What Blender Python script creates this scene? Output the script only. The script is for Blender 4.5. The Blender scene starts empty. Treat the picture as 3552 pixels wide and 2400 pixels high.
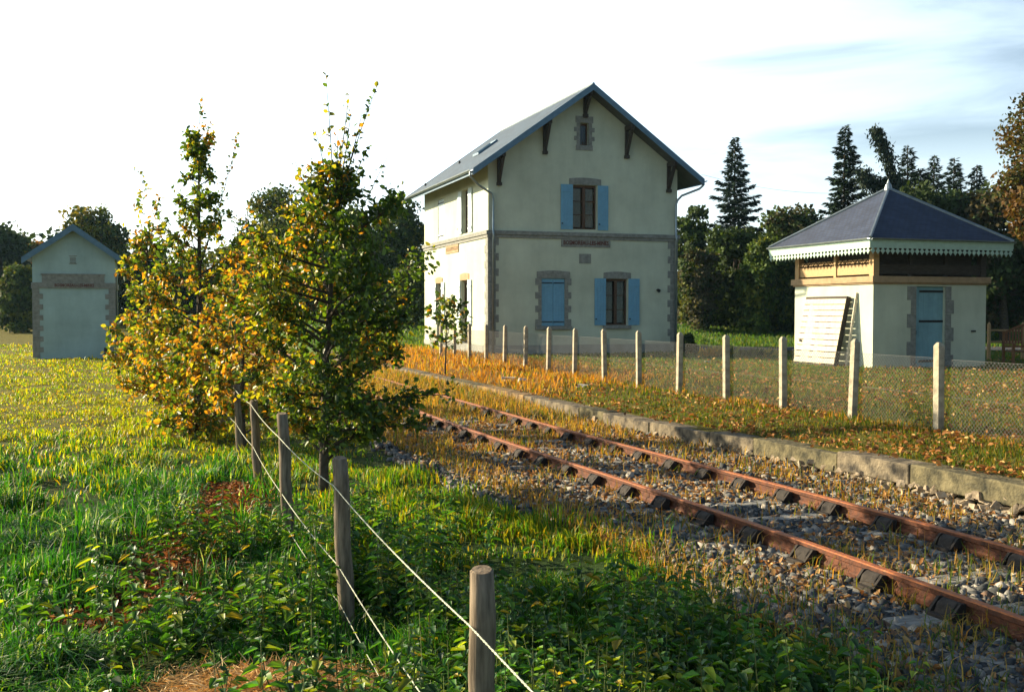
import bpy, math, random
import numpy as np
R = math.radians
sc = bpy.context.scene
# ------------------------------------------------------------------ camera
CAMZ = 2.2
cam = bpy.data.cameras.new('camera'); camo = bpy.data.objects.new('camera', cam)
sc.collection.objects.link(camo); sc.camera = camo
cam.sensor_width = 36; cam.lens = 36.4; cam.clip_end = 3000; cam.clip_start = .05
camo.location = (0, 0, CAMZ); camo.rotation_euler = (R(90 - 1.95), 0, 0)
# ------------------------------------------------------------------ sun and sky
SUN_AZ, SUN_EL = 65, 20          # degrees left of the view axis, above the horizon
SD = np.array([-math.sin(R(SUN_AZ))*math.cos(R(SUN_EL)), math.cos(R(SUN_AZ))*math.cos(R(SUN_EL)), math.sin(R(SUN_EL))])
sun = bpy.data.lights.new('sun', 'SUN'); sun.energy = 5.0; sun.angle = R(.55); sun.color = (1.0, .82, .56)
suno = bpy.data.objects.new('sun', sun); sc.collection.objects.link(suno)
suno.rotation_euler = (R(90 - SUN_EL), 0, R(180 - (-SUN_AZ)) - math.pi*0)
from mathutils import Vector, Matrix
suno.rotation_euler = Vector(SD).to_track_quat('Z', 'Y').to_euler()
w = bpy.data.worlds.new("World"); sc.world = w; w.use_nodes = True
def nd(nt, t, **k):
    n = nt.nodes.new(t)
    for a, v in k.items():
        if a == 'ins':
            for i, x in v.items(): n.inputs[i].default_value = x
        else: setattr(n, a, v)
    return n
SKY_LO, SKY_HI, CLOUD_SHIFT = .28, .50, (.6, 0, .35)
def build_world():
    nt = w.node_tree; nt.nodes.clear(); L = nt.links.new
    out = nd(nt, 'ShaderNodeOutputWorld')
    sky = nd(nt, 'ShaderNodeTexSky', sky_type='NISHITA', sun_disc=False, sun_elevation=R(SUN_EL), sun_rotation=R(-SUN_AZ), dust_density=1.5)
    b1 = nd(nt, 'ShaderNodeBackground', ins={1: .050}); 
    tint = nd(nt, 'ShaderNodeMix', data_type='RGBA', blend_type='MULTIPLY', ins={0: 1.0}); tint.inputs[7].default_value = (.84, .93, 1.0, 1); L(sky.outputs[0], tint.inputs[6]); L(tint.outputs[2], b1.inputs[0])
    tc = nd(nt, 'ShaderNodeTexCoord')
    # thin bright veil of cloud: scatters forward around the sun, thickest low over the horizon
    def mr(src, a, b, c, d):
        n = nd(nt, 'ShaderNodeMapRange', interpolation_type='SMOOTHSTEP', ins={1: a, 2: b, 3: c, 4: d}); L(src, n.inputs[0]); return n.outputs[0]
    def mth(op, a, b):
        n = nd(nt, 'ShaderNodeMath', operation=op)
        for i, v in enumerate((a, b)):
            if isinstance(v, float): n.inputs[i].default_value = v
            else: L(v, n.inputs[i])
        return n.outputs[0]
    dp = nd(nt, 'ShaderNodeVectorMath', operation='DOT_PRODUCT'); dp.inputs[1].default_value = tuple(SD); L(tc.outputs['Generated'], dp.inputs[0]); dp = dp.outputs['Value']
    sep = nd(nt, 'ShaderNodeSeparateXYZ'); L(tc.outputs['Generated'], sep.inputs[0]); el = sep.outputs[2]
    mp = nd(nt, 'ShaderNodeMapping'); mp.inputs['Scale'].default_value = (1.3, 1.3, 8.0); mp.inputs['Rotation'].default_value = (0, R(9), 0); mp.inputs['Location'].default_value = CLOUD_SHIFT; L(tc.outputs['Generated'], mp.inputs[0])
    nz = nd(nt, 'ShaderNodeTexNoise', ins={'Scale': 1.9, 'Detail': 6.0, 'Roughness': .52, 'Distortion': .35}); L(mp.outputs[0], nz.inputs['Vector'])
    streak = mr(nz.outputs[0], .36, .66, .30, 1.0)
    cover = mth('MAXIMUM', streak, mth('MAXIMUM', mr(el, .10, .20, .85, 0.0), mr(dp, .20, .45, 0.0, 1.0)))
    amp = mth('MULTIPLY', mth('MULTIPLY', mr(dp, -.05, .70, SKY_LO, SKY_HI), mr(el, .28, .55, 1.0, .05)), mr(dp, -.5, -.05, .03, 1.0))
    b2 = nd(nt, 'ShaderNodeBackground', ins={0: (.84, .95, 1.0, 1)}); L(mth('MULTIPLY', cover, amp), b2.inputs[1])
    ad = nd(nt, 'ShaderNodeAddShader'); L(b1.outputs[0], ad.inputs[0]); L(b2.outputs[0], ad.inputs[1]); L(ad.outputs[0], out.inputs[0])
build_world()
sc.view_settings.view_transform = 'Standard'; sc.view_settings.look = 'None'; sc.view_settings.gamma = 1
sc.view_settings.exposure = 1.5
sc.cycles.max_bounces = 6; sc.cycles.transparent_max_bounces = 8
# ------------------------------------------------------------------ railway frame (u along the line, s across to the right)
TH = R(19.17); UX, UY, SX, SY = -math.sin(TH), math.cos(TH), math.cos(TH), math.sin(TH)
def W2(u, s): return (UX*u + SX*s, UY*u + SY*s)
def US(X, Y): return UX*X + UY*Y, SX*X + SY*Y
rng = np.random.default_rng(7)
# ------------------------------------------------------------------ noise in numpy
class VN:
    def __init__(s, seed): s.g = np.random.default_rng(seed).random((256, 256))
    def __call__(s, x, y, sc=1.0):
        x = np.asarray(x)/sc + 1000.3; y = np.asarray(y)/sc + 1000.7
        i = np.floor(x).astype(int); j = np.floor(y).astype(int); fx = x - i; fy = y - j
        fx = fx*fx*(3-2*fx); fy = fy*fy*(3-2*fy); g = s.g
        a = g[i % 256, j % 256]; b = g[(i+1) % 256, j % 256]; c = g[i % 256, (j+1) % 256]; d = g[(i+1) % 256, (j+1) % 256]
        return (a*(1-fx)+b*fx)*(1-fy) + (c*(1-fx)+d*fx)*fy
vn = VN(3); vn2 = VN(11)
def sm(x, a, b):
    t = np.clip((np.asarray(x, float)-a)/(b-a), 0, 1); return t*t*(3-2*t)
def curve(u):  # the line bends a little to the left further on
    return -.3*sm(u, 7, 18) - .012*np.clip(np.asarray(u, float)-18, 0, 80)
def kerb_s(u): return 8.45 + 1.5*np.minimum(curve(u), 0)*1.0 + .0*np.asarray(u)
def kerb_z(u): return .41 - .11*sm(u, 9, 17)
def ground_z(u, s):
    u = np.asarray(u, float); s = np.asarray(s, float)
    X = UX*u + SX*s; Y = UY*u + SY*s
    ks = kerb_s(u)
    field = .15*sm(Y, 20, 44) + .05*(vn(X, Y, 1.7)-.5) + .03*(vn2(X, Y, .6)-.5) + 1.1*sm(Y, 62, 100)
    field = field + .14*np.exp(-((X+1.35)/.7)**2 - ((Y-5.75)/.45)**2)
    bal = .03 + .025*(vn(X, Y, .5)-.5)
    t = sm(s - curve(u), 3.9, 4.5)*(1-sm(Y, 40, 50)*0)
    low = field*(1-t) + bal*t
    hi = kerb_z(u) - .01 + (.51 - kerb_z(u))*sm(s - ks, .3, 1.7) + .03*(vn(X, Y, 2.3)-.5)*sm(s-ks, .5, 2)
    hi = hi + .95*sm(Y, 49.5, 64)
    k = np.clip((s - ks - .02)/.06, 0, 1)
    return low*(1-k) + hi*k
def gz(X, Y):
    u, s = UX*np.asarray(X)+UY*np.asarray(Y), SX*np.asarray(X)+SY*np.asarray(Y)
    return ground_z(u, s)
# ------------------------------------------------------------------ materials
def mat(name, base=(.5, .5, .5), rough=.8, var=.0, scale=4.0, bump=0.0, bscale=40.0, col2=None, spec=.3, metal=0, trans=0, attr=False, tcol=None, coord='Object', stretch=(1, 1, 1)):
    m = bpy.data.materials.new(name); m.use_nodes = True; nt = m.node_tree; L = nt.links.new
    p = nt.nodes['Principled BSDF']; p.inputs['Roughness'].default_value = rough; p.inputs['Metallic'].default_value = metal
    p.inputs['Specular IOR Level'].default_value = spec
    tc = nd(nt, 'ShaderNodeTexCoord'); mp = nd(nt, 'ShaderNodeMapping'); mp.inputs['Scale'].default_value = stretch; L(tc.outputs[coord], mp.inputs[0])
    n1 = nd(nt, 'ShaderNodeTexNoise', ins={'Scale': scale, 'Detail': 6.0, 'Roughness': .6}); L(mp.outputs[0], n1.inputs['Vector'])
    if attr:
        at = nd(nt, 'ShaderNodeAttribute', attribute_name='Col'); src = at.outputs['Color']
    else:
        mx = nd(nt, 'ShaderNodeMix', data_type='RGBA'); c2 = col2 if col2 else tuple(c*(1-var) for c in base)
        mx.inputs[6].default_value = (*c2, 1); mx.inputs[7].default_value = (*base, 1)
        rr = nd(nt, 'ShaderNodeMapRange', ins={1: .35, 2: .65}); L(n1.outputs[0], rr.inputs[0]); L(rr.outputs[0], mx.inputs[0]); src = mx.outputs[2]
    L(src, p.inputs['Base Color'])
    if bump:
        n2 = nd(nt, 'ShaderNodeTexNoise', ins={'Scale': bscale, 'Detail': 5.0}); L(mp.outputs[0], n2.inputs['Vector'])
        b = nd(nt, 'ShaderNodeBump', ins={0: bump, 1: .02}); L(n2.outputs[0], b.inputs['Height']); L(b.outputs[0], p.inputs['Normal'])
    if trans:
        tr = nd(nt, 'ShaderNodeBsdfTranslucent'); 
        hs = nd(nt, 'ShaderNodeMix', data_type='RGBA', blend_type='MULTIPLY', ins={0: 1.0}); hs.inputs[7].default_value = (*(tcol or (1.5, 1.35, .4)), 1); L(src, hs.inputs[6]); L(hs.outputs[2], tr.inputs[0])
        ms = nd(nt, 'ShaderNodeMixShader', ins={0: trans}); L(p.outputs[0], ms.inputs[1]); L(tr.outputs[0], ms.inputs[2]); L(ms.outputs[0], nt.nodes['Material Output'].inputs[0])
    return m
M = {}
M['plaster'] = mat('cream_plaster', (.52, .57, .44), .9, .16, .5, .25, 60, spec=.15)
M['plaster_blue'] = mat('pale_plaster', (.34, .47, .45), .9, .14, 1.0, .25, 60, spec=.15)
M['granite'] = mat('granite', (.26, .27, .24), .85, .35, 7, .5, 50, spec=.2)
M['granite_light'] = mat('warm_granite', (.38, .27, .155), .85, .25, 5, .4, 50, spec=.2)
M['plinth'] = mat('plinth_render', (.36, .38, .34), .9, .3, 1.4, .3, 30, spec=.15)
M['shutter'] = mat('sky_blue_paint', (.16, .37, .52), .65, .08, 8, .1, 30)
M['sunlit_shutter'] = mat('sunlit_blue_paint', (.56, .68, .70), .7, .1, 8, .1, 30)  # blue shutters with strong sunlight put into the pale paint colour
M['door_blue'] = mat('pale_blue_paint', (.20, .38, .43), .65, .12, 6, .1, 30)
M['zinc'] = mat('zinc', (.30, .36, .38), .38, .25, 4, .05, 20, metal=.7)
M['fascia'] = mat('blue_grey_paint', (.10, .19, .27), .5, .2, 5, .1, 20)
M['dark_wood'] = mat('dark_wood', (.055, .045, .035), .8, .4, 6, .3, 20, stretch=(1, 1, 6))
M['soffit'] = mat('soffit_boards', (.10, .11, .10), .8, .3, 5, .2, 20)
M['frame_wood'] = mat('window_wood', (.10, .055, .03), .6, .3, 10)
M['iron'] = mat('black_iron', (.015, .015, .015), .6)
M['curtain'] = mat('net_curtain', (.55, .60, .60), .9, .5, 30)
M['interior'] = mat('dark_interior', (.01, .01, .012), .9)
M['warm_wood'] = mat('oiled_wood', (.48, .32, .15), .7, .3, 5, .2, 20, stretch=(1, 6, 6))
M['green_white'] = mat('pale_green_paint', (.38, .54, .45), .6, .15, 6, .1, 30)
M['white_wood'] = mat('old_white_paint', (.62, .55, .42), .8, .25, 9, .2, 30)
M['concrete'] = mat('weathered_concrete', (.50, .45, .33), .9, .5, 7, .5, 60, spec=.15)
M['letter'] = mat('faded_red_letters', (.14, .06, .045), .8, .3, 8)
M['wire'] = mat('galvanised_wire', (.12, .125, .12), .7, metal=.0)
M['rope'] = mat('white_poly_wire', (.50, .53, .40), .8, .4, 60)
M['bench'] = mat('brown_bench_wood', (.22, .10, .04), .6, .3, 8)
def weather(m, lo=.90):
    # rain streaks and damp patches in the render itself
    nt = m.node_tree; L = nt.links.new; p = nt.nodes['Principled BSDF']; src = p.inputs['Base Color'].links[0].from_socket; tc = nd(nt, 'ShaderNodeTexCoord'); last = src
    for scl, sc3, a, b in ((1.0, (1.6, 1.6, .35), .42, .75), (1.0, (.6, .6, .8), .35, .65)):
        mp = nd(nt, 'ShaderNodeMapping'); mp.inputs['Scale'].default_value = sc3; L(tc.outputs['Object'], mp.inputs[0]); n = nd(nt, 'ShaderNodeTexNoise', ins={'Scale': scl, 'Detail': 7.0, 'Roughness': .65}); L(mp.outputs[0], n.inputs['Vector'])
        mr = nd(nt, 'ShaderNodeMapRange', ins={1: a, 2: b, 3: 1.05, 4: lo}); L(n.outputs[0], mr.inputs[0]); v = nd(nt, 'ShaderNodeVectorMath', operation='SCALE'); L(last, v.inputs[0]); L(mr.outputs[0], v.inputs['Scale']); last = v.outputs[0]
    L(last, p.inputs['Base Color'])
weather(M['plaster']); weather(M['plaster_blue'], .88); weather(M['shutter'], .82); weather(M['door_blue'], .8); weather(M['concrete'], .7)
def glass():
    m = bpy.data.materials.new('window_glass'); m.use_nodes = True; nt = m.node_tree
    g = nd(nt, 'ShaderNodeBsdfGlossy', ins={'Roughness': .03}); t = nd(nt, 'ShaderNodeBsdfTransparent', ins={0: (.8, .85, .85, 1)})
    f = nd(nt, 'ShaderNodeFresnel', ins={0: 1.5}); ms = nd(nt, 'ShaderNodeMixShader'); L = nt.links.new
    L(f.outputs[0], ms.inputs[0]); L(t.outputs[0], ms.inputs[1]); L(g.outputs[0], ms.inputs[2]); L(ms.outputs[0], nt.nodes['Material Output'].inputs[0]); return m
M['glass'] = glass()
def post_wood():
    m = mat('grey_post_wood', (.27, .215, .15), .9, .6, 6, 0, spec=.1, stretch=(6, 6, .8)); nt = m.node_tree; L = nt.links.new; p = nt.nodes['Principled BSDF']
    tc = nd(nt, 'ShaderNodeTexCoord'); mp = nd(nt, 'ShaderNodeMapping'); mp.inputs['Scale'].default_value = (70, 70, 3); L(tc.outputs['Object'], mp.inputs[0])
    n = nd(nt, 'ShaderNodeTexNoise', ins={'Scale': 1.0, 'Detail': 4.0}); L(mp.outputs[0], n.inputs[0]); b = nd(nt, 'ShaderNodeBump', ins={0: .7, 1: .006}); L(n.outputs[0], b.inputs['Height']); L(b.outputs[0], p.inputs['Normal']); return m
M['post_wood'] = post_wood()
def rust():
    m = mat('rusted_steel', (.14, .046, .018), .8, .5, 14, .4, 60, col2=(.055, .022, .012), spec=.35, stretch=(1, 1, 1)); return m
M['rust'] = rust()
M['rail_head'] = mat('orange_rust_rail_head', (.42, .13, .026), .6, .4, 20, .3, 60, col2=(.20, .06, .02), spec=.35)
M['chair'] = mat('tarry_chair_iron', (.03, .025, .02), .8, .4, 12, .4, 40)
M['key'] = mat('tarry_sleeper_wood', (.04, .034, .028), .85, .5, 10, .5, 30)
M['sleeper'] = mat('weathered_sleeper', (.30, .30, .27), .9, .5, 7, .6, 25, stretch=(1, 6, 1))
def slate(name, c1, c2, bw, bh, rough=.45):
    m = bpy.data.materials.new(name); m.use_nodes = True; nt = m.node_tree; L = nt.links.new; p = nt.nodes['Principled BSDF']
    uv = nd(nt, 'ShaderNodeUVMap', uv_map='UVMap')
    br = nd(nt, 'ShaderNodeTexBrick', ins={'Scale': 1.0, 'Mortar Size': .008, 'Brick Width': bw, 'Row Height': bh, 'Color1': (*c1, 1), 'Color2': (*c2, 1), 'Mortar': (.012, .012, .014, 1), 'Bias': 0.0})
    L(uv.outputs[0], br.inputs['Vector']); n = nd(nt, 'ShaderNodeTexNoise', ins={'Scale': 1.3, 'Detail': 6.0}); L(uv.outputs[0], n.inputs['Vector'])
    mx = nd(nt, 'ShaderNodeMix', data_type='RGBA', blend_type='MULTIPLY', ins={0: .6}); L(br.outputs[0], mx.inputs[6])
    mr = nd(nt, 'ShaderNodeMapRange', ins={1: .3, 2: .7, 3: .5, 4: 1.3}); L(n.outputs[0], mr.inputs[0]); L(mr.outputs[0], mx.inputs[7]); L(mx.outputs[2], p.inputs['Base Color'])
    b = nd(nt, 'ShaderNodeBump', ins={0: .6, 1: .01}); L(br.outputs['Fac'], b.inputs['Height']); b.invert = True; L(b.outputs[0], p.inputs['Normal'])
    p.inputs['Roughness'].default_value = rough; p.inputs['Specular IOR Level'].default_value = .5; return m
M['slate'] = slate('slate_roof', (.025, .06, .10), (.05, .095, .14), .22, .13, .7)
M['slate_dark'] = slate('dark_slate_roof', (.018, .032, .07), (.032, .05, .095), .20, .12, .7)
# ------------------------------------------------------------------ object helpers
def tag(o, label=None, cat=None, group=None, kind=None):
    if label: o['label'] = label
    if cat: o['category'] = cat
    if group: o['group'] = group
    if kind: o['kind'] = kind
    return o
def empty(name, loc, rz=0, label=None, cat=None, group=None):
    o = bpy.data.objects.new(name, None); sc.collection.objects.link(o); o.location = loc; o.rotation_euler = (0, 0, rz); o.empty_display_size = .3
    return tag(o, label, cat, group)
def np_mesh(name, V, F, m, parent=None, col=None, smooth=False, sizes=None, mats=None, midx=None):
    """V (n,3); F (k,m) array of faces or flat index array with sizes"""
    me = bpy.data.meshes.new(name); V = np.asarray(V, np.float32)
    if sizes is None:
        F = np.asarray(F, np.int32); sizes = np.full(len(F), F.shape[1], np.int32); flat = F.ravel()
    else: flat = np.asarray(F, np.int32)
    me.vertices.add(len(V)); me.vertices.foreach_set('co', V.ravel())
    me.loops.add(len(flat)); me.loops.foreach_set('vertex_index', flat)
    st = np.concatenate([[0], np.cumsum(sizes)[:-1]]).astype(np.int32)
    me.polygons.add(len(sizes)); me.polygons.foreach_set('loop_start', st); me.polygons.foreach_set('loop_total', np.asarray(sizes, np.int32))
    if smooth: me.polygons.foreach_set('use_smooth', np.ones(len(sizes), bool))
    me.update(calc_edges=True)
    if col is not None:
        a = me.color_attributes.new('Col', 'FLOAT_COLOR', 'POINT'); c = np.ones((len(V), 4), np.float32); c[:, :3] = col; a.data.foreach_set('color', c.ravel())
    me.materials.append(m) if not mats else [me.materials.append(x) for x in mats]
    if midx is not None: me.polygons.foreach_set('material_index', np.asarray(midx, np.int32))
    o = bpy.data.objects.new(name, me); sc.collection.objects.link(o)
    if parent: o.parent = parent
    return o
class MB:
    def __init__(s): s.v = []; s.f = []; s.uv = {}
    def add(s, vs, fs):
        n = len(s.v); s.v += [tuple(map(float, v)) for v in vs]; s.f += [tuple(i+n for i in f) for f in fs]; return s
    def box(s, x0, x1, y0, y1, z0, z1):
        return s.add([(x0,y0,z0),(x1,y0,z0),(x1,y1,z0),(x0,y1,z0),(x0,y0,z1),(x1,y0,z1),(x1,y1,z1),(x0,y1,z1)], [(3,2,1,0),(4,5,6,7),(0,1,5,4),(1,2,6,5),(2,3,7,6),(3,0,4,7)])
    def beam(s, a, b, wx, wz, up=(0, 0, 1)):
        a = Vector(a); b = Vector(b); d = (b-a).normalized(); r = d.cross(Vector(up))
        if r.length < 1e-4: r = d.cross(Vector((1, 0, 0)))
        r.normalize(); q = r.cross(d); vs = []
        for c in (a, b):
            for i, j in ((-1,-1),(1,-1),(1,1),(-1,1)): vs.append(c + r*(wx/2*i) + q*(wz/2*j))
        return s.add(vs, [(3,2,1,0),(4,5,6,7),(0,1,5,4),(1,2,6,5),(2,3,7,6),(3,0,4,7)])
    def tube(s, pts, rad, n=8, cap=True):
        pts = [Vector(p) for p in pts]; rad = rad if hasattr(rad, '__len__') else [rad]*len(pts); base = len(s.v); ref = Vector((0.13, .27, 1))
        for i, p in enumerate(pts):
            d = (pts[min(i+1, len(pts)-1)] - pts[max(i-1, 0)]).normalized(); r = d.cross(ref)
            if r.length < .1: r = d.cross(Vector((1, 0, 0)))
            r.normalize(); q = d.cross(r)
            for k in range(n):
                a = 2*math.pi*k/n; s.v.append(tuple(p + (r*math.cos(a) + q*math.sin(a))*rad[i]))
        for i in range(len(pts)-1):
            for k in range(n): s.f.append((base+i*n+k, base+i*n+(k+1) % n, base+(i+1)*n+(k+1) % n, base+(i+1)*n+k))
        if cap: s.f.append(tuple(base+k for k in reversed(range(n)))); s.f.append(tuple(base+(len(pts)-1)*n+k for k in range(n)))
        return s
    def prism(s, poly, axis, a0, a1):
        """poly in the two other axes (order x,y,z without axis), extruded a0..a1"""
        def P(p, t): return {'x': (t, p[0], p[1]), 'y': (p[0], t, p[1]), 'z': (p[0], p[1], t)}[axis]
        n = len(poly); vs = [P(p, a0) for p in poly] + [P(p, a1) for p in poly]
        return s.add(vs, [tuple(range(n)), tuple(reversed(range(n, 2*n)))] + [(i, i+n, (i+1) % n+n, (i+1) % n) for i in range(n)])
    def build(s, name, m, parent=None, smooth=False, bevel=0, label=None, split=False):
        if split:      # every separate piece becomes an object of its own
            par = list(range(len(s.v)))
            def fd(i):
                while par[i] != i: par[i] = par[par[i]]; i = par[i]
                return i
            for f in s.f:
                for q in f[1:]: par[fd(q)] = fd(f[0])
            isl = {}
            for f in s.f: isl.setdefault(fd(f[0]), []).append(f)
            out = []
            for fs in isl.values():
                ids = sorted({i for f in fs for i in f}); mp = {i: k for k, i in enumerate(ids)}; t = MB(); t.v = [s.v[i] for i in ids]; t.f = [tuple(mp[i] for i in f) for f in fs]; out.append(t.build(name, m, parent, smooth, bevel, label))
            return out[0]
        me = bpy.data.meshes.new(name); me.from_pydata(s.v, [], s.f); me.materials.append(m)
        import bmesh
        bm = bmesh.new(); bm.from_mesh(me); bmesh.ops.recalc_face_normals(bm, faces=bm.faces); bm.to_mesh(me); bm.free()
        if smooth: me.polygons.foreach_set('use_smooth', np.ones(len(me.polygons), bool))
        o = bpy.data.objects.new(name, me); sc.collection.objects.link(o)
        if parent: o.parent = parent
        if bevel:
            b = o.modifiers.new('bevel', 'BEVEL'); b.width = bevel; b.segments = 2; b.limit_method = 'ANGLE'
        if label: o['label'] = label
        return o
def copy_part(o, parent, loc=None, rz=None):
    c = o.copy(); sc.collection.objects.link(c); c.parent = parent
    if loc is not None: c.location = loc
    if rz is not None: c.rotation_euler.z = rz
    return c
def lettering(text, size, m, parent, loc, rot, depth=.006, sx=1.0):
    cu = bpy.data.curves.new('lettering', 'FONT'); cu.body = text; cu.size = size; cu.extrude = depth; cu.align_x = 'CENTER'; cu.align_y = 'CENTER'; cu.resolution_u = 2; cu.offset = .006
    t = bpy.data.objects.new('tmp', cu); sc.collection.objects.link(t)
    bpy.context.view_layer.update()
    me = bpy.data.meshes.new_from_object(t.evaluated_get(bpy.context.evaluated_depsgraph_get())); bpy.data.objects.remove(t); me.materials.clear(); me.materials.append(m)
    o = bpy.data.objects.new('lettering', me); sc.collection.objects.link(o); o.parent = parent; o.location = loc; o.rotation_euler = rot; o.scale = (sx, 1, 1); return o
def wall(mb, x0, x1, zb, top, holes, to3, depth, extra=()):
    """front sheet with rectangular holes and their reveals; to3(x,z,d)->3d, d = depth inwards"""
    xs = sorted(set([x0, x1, *extra] + [h[0] for h in holes] + [h[1] for h in holes]))
    for a, b in zip(xs, xs[1:]):
        hs = sorted([h for h in holes if h[0] <= a+1e-6 and h[1] >= b-1e-6], key=lambda h: h[2]); z = zb
        for h in hs:
            mb.add([to3(a, z, 0), to3(b, z, 0), to3(b, h[2], 0), to3(a, h[2], 0)], [(0, 1, 2, 3)]); z = h[3]
        mb.add([to3(a, z, 0), to3(b, z, 0), to3(b, top(b), 0), to3(a, top(a), 0)], [(0, 1, 2, 3)])
    for h in holes:
        p = [(h[0], h[2]), (h[1], h[2]), (h[1], h[3]), (h[0], h[3])]
        for i in range(4):
            q, r = p[i], p[(i+1) % 4]; mb.add([to3(*q, 0), to3(*r, 0), to3(*r, depth), to3(*q, depth)], [(0, 1, 2, 3)])
# ================================================================== TERRAIN
def ground_material():
    m = bpy.data.materials.new('meadow_soil'); m.use_nodes = True; nt = m.node_tree; L = nt.links.new; p = nt.nodes['Principled BSDF']; p.inputs['Roughness'].default_value = .95; p.inputs['Specular IOR Level'].default_value = .1
    at = nd(nt, 'ShaderNodeAttribute', attribute_name='Col'); tc = nd(nt, 'ShaderNodeTexCoord')
    n = nd(nt, 'ShaderNodeTexNoise', ins={'Scale': 3.0, 'Detail': 8.0, 'Roughness': .7}); L(tc.outputs['Object'], n.inputs['Vector'])
    n2 = nd(nt, 'ShaderNodeTexNoise', ins={'Scale': 30.0, 'Detail': 6.0, 'Roughness': .7}); L(tc.outputs['Object'], n2.inputs['Vector'])
    mr = nd(nt, 'ShaderNodeMapRange', ins={1: .3, 2: .7, 3: .55, 4: 1.35}); L(n.outputs[0], mr.inputs[0])
    mr2 = nd(nt, 'ShaderNodeMapRange', ins={1: .35, 2: .65, 3: .6, 4: 1.4}); L(n2.outputs[0], mr2.inputs[0])
    mm = nd(nt, 'ShaderNodeMath', operation='MULTIPLY'); L(mr.outputs[0], mm.inputs[0]); L(mr2.outputs[0], mm.inputs[1])
    mx = nd(nt, 'ShaderNodeVectorMath', operation='SCALE'); L(at.outputs['Color'], mx.inputs[0]); L(mm.outputs[0], mx.inputs['Scale']); L(mx.outputs[0], p.inputs['Base Color'])
    b = nd(nt, 'ShaderNodeBump', ins={0: .9, 1: .05}); L(n2.outputs[0], b.inputs['Height']); L(b.outputs[0], p.inputs['Normal']); return m
def zone_color(u, s):
    X = UX*u+SX*s; Y = UY*u+SY*s; d = s-kerb_s(u); n = vn(X, Y, 2.0)[..., None]
    field = np.array([.03, .062, .012])*(1-sm(Y, 12, 24))[..., None] + np.array([.13, .12, .015])*sm(Y, 12, 24)[..., None]
    field = field*(.8+.4*n)
    straw = np.exp(-((X+1.35)/.75)**2 - ((Y-5.75)/.5)**2)[..., None]; field = field*(1-straw) + np.array([.40, .26, .11])*straw
    bal = np.array([.028, .026, .02])*(.7+.6*n); dry = (sm(u, 20, 27)*1.0)[..., None]; bal = bal*(1-dry)+np.array([.16, .09, .025])*dry
    t = ((1-sm(Y, 30, 40))*sm(s-curve(u), 3.7, 4.4))[..., None]*(sm(d*0-Y, -60, -50))[..., None]
    low = field*(1-t)+bal*t
    q = sm(Y, 48, 50)[..., None]
    lawn = np.array([.10, .095, .018])*(.75+.5*n); o = (sm(u, 20, 30)*(1-sm(s, 12.5, 14)))[..., None]; lawn = lawn*(1-o)+np.array([.21, .12, .03])*o
    g2 = (sm(Y, 28, 36)*(sm(s, 14, 18)))[..., None]; lawn = lawn*(1-g2)+np.array([.09, .11, .03])*g2
    hi = lawn*(1-q) + np.array([.07, .13, .03])*q
    k = (d > .04)[..., None]
    return np.where(k, hi, low)
def build_ground():
    u = np.concatenate([-60+np.geomspace(1, 60, 14)-1, np.arange(1, 14, .14), np.arange(14, 30, .3), np.arange(30, 70, .8), np.geomspace(70, 900, 26)])
    dl = np.concatenate([-np.geomspace(900, 20, 24), np.arange(-18, -9, .35), np.arange(-9, -.2, .13), [-.1, -.02, .02, .05, .08, .12], np.arange(.25, 4, .2), np.arange(4, 22, .7), np.geomspace(22, 900, 24)])
    U, D = np.meshgrid(u, dl, indexing='ij'); S = D + kerb_s(U); Z = ground_z(U, S); X = UX*U+SX*S; Y = UY*U+SY*S
    V = np.stack([X, Y, Z], -1).reshape(-1, 3); a, b = U.shape; i = np.arange(a-1)[:, None]*b + np.arange(b-1)[None]
    F = np.stack([i, i+1, i+b+1, i+b], -1).reshape(-1, 4)[:, ::-1]
    o = np_mesh('ground', V, F, ground_material(), col=zone_color(U, S).reshape(-1, 3), smooth=True); tag(o, kind='structure')
build_ground()
# asphalt lane that crosses behind the station yard (in the open between the buildings)
M['asphalt'] = mat('worn_asphalt', (.05, .058, .065), .9, .3, 2, .4, 80)
def build_lane():
    xs = np.linspace(-60, 140, 60); V = []; 
    for x in xs:
        for y in (43.6, 45.0, 46.4, 47.9): V.append((x+9, y, float(gz(x+9, y))+.035))
    F = [(i*4+j, i*4+j+1, i*4+j+5, i*4+j+4) for i in range(59) for j in range(3)]
    V = [v for v in V]
    # only the stretch on the station side of the line
    k0 = next(i for i, x in enumerate(xs) if US(x+9, 44)[1] > 17.5)
    o = np_mesh('lane', V, [f[::-1] for f in F if f[0] >= k0*4], M['asphalt']); tag(o, kind='structure')
build_lane()
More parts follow.
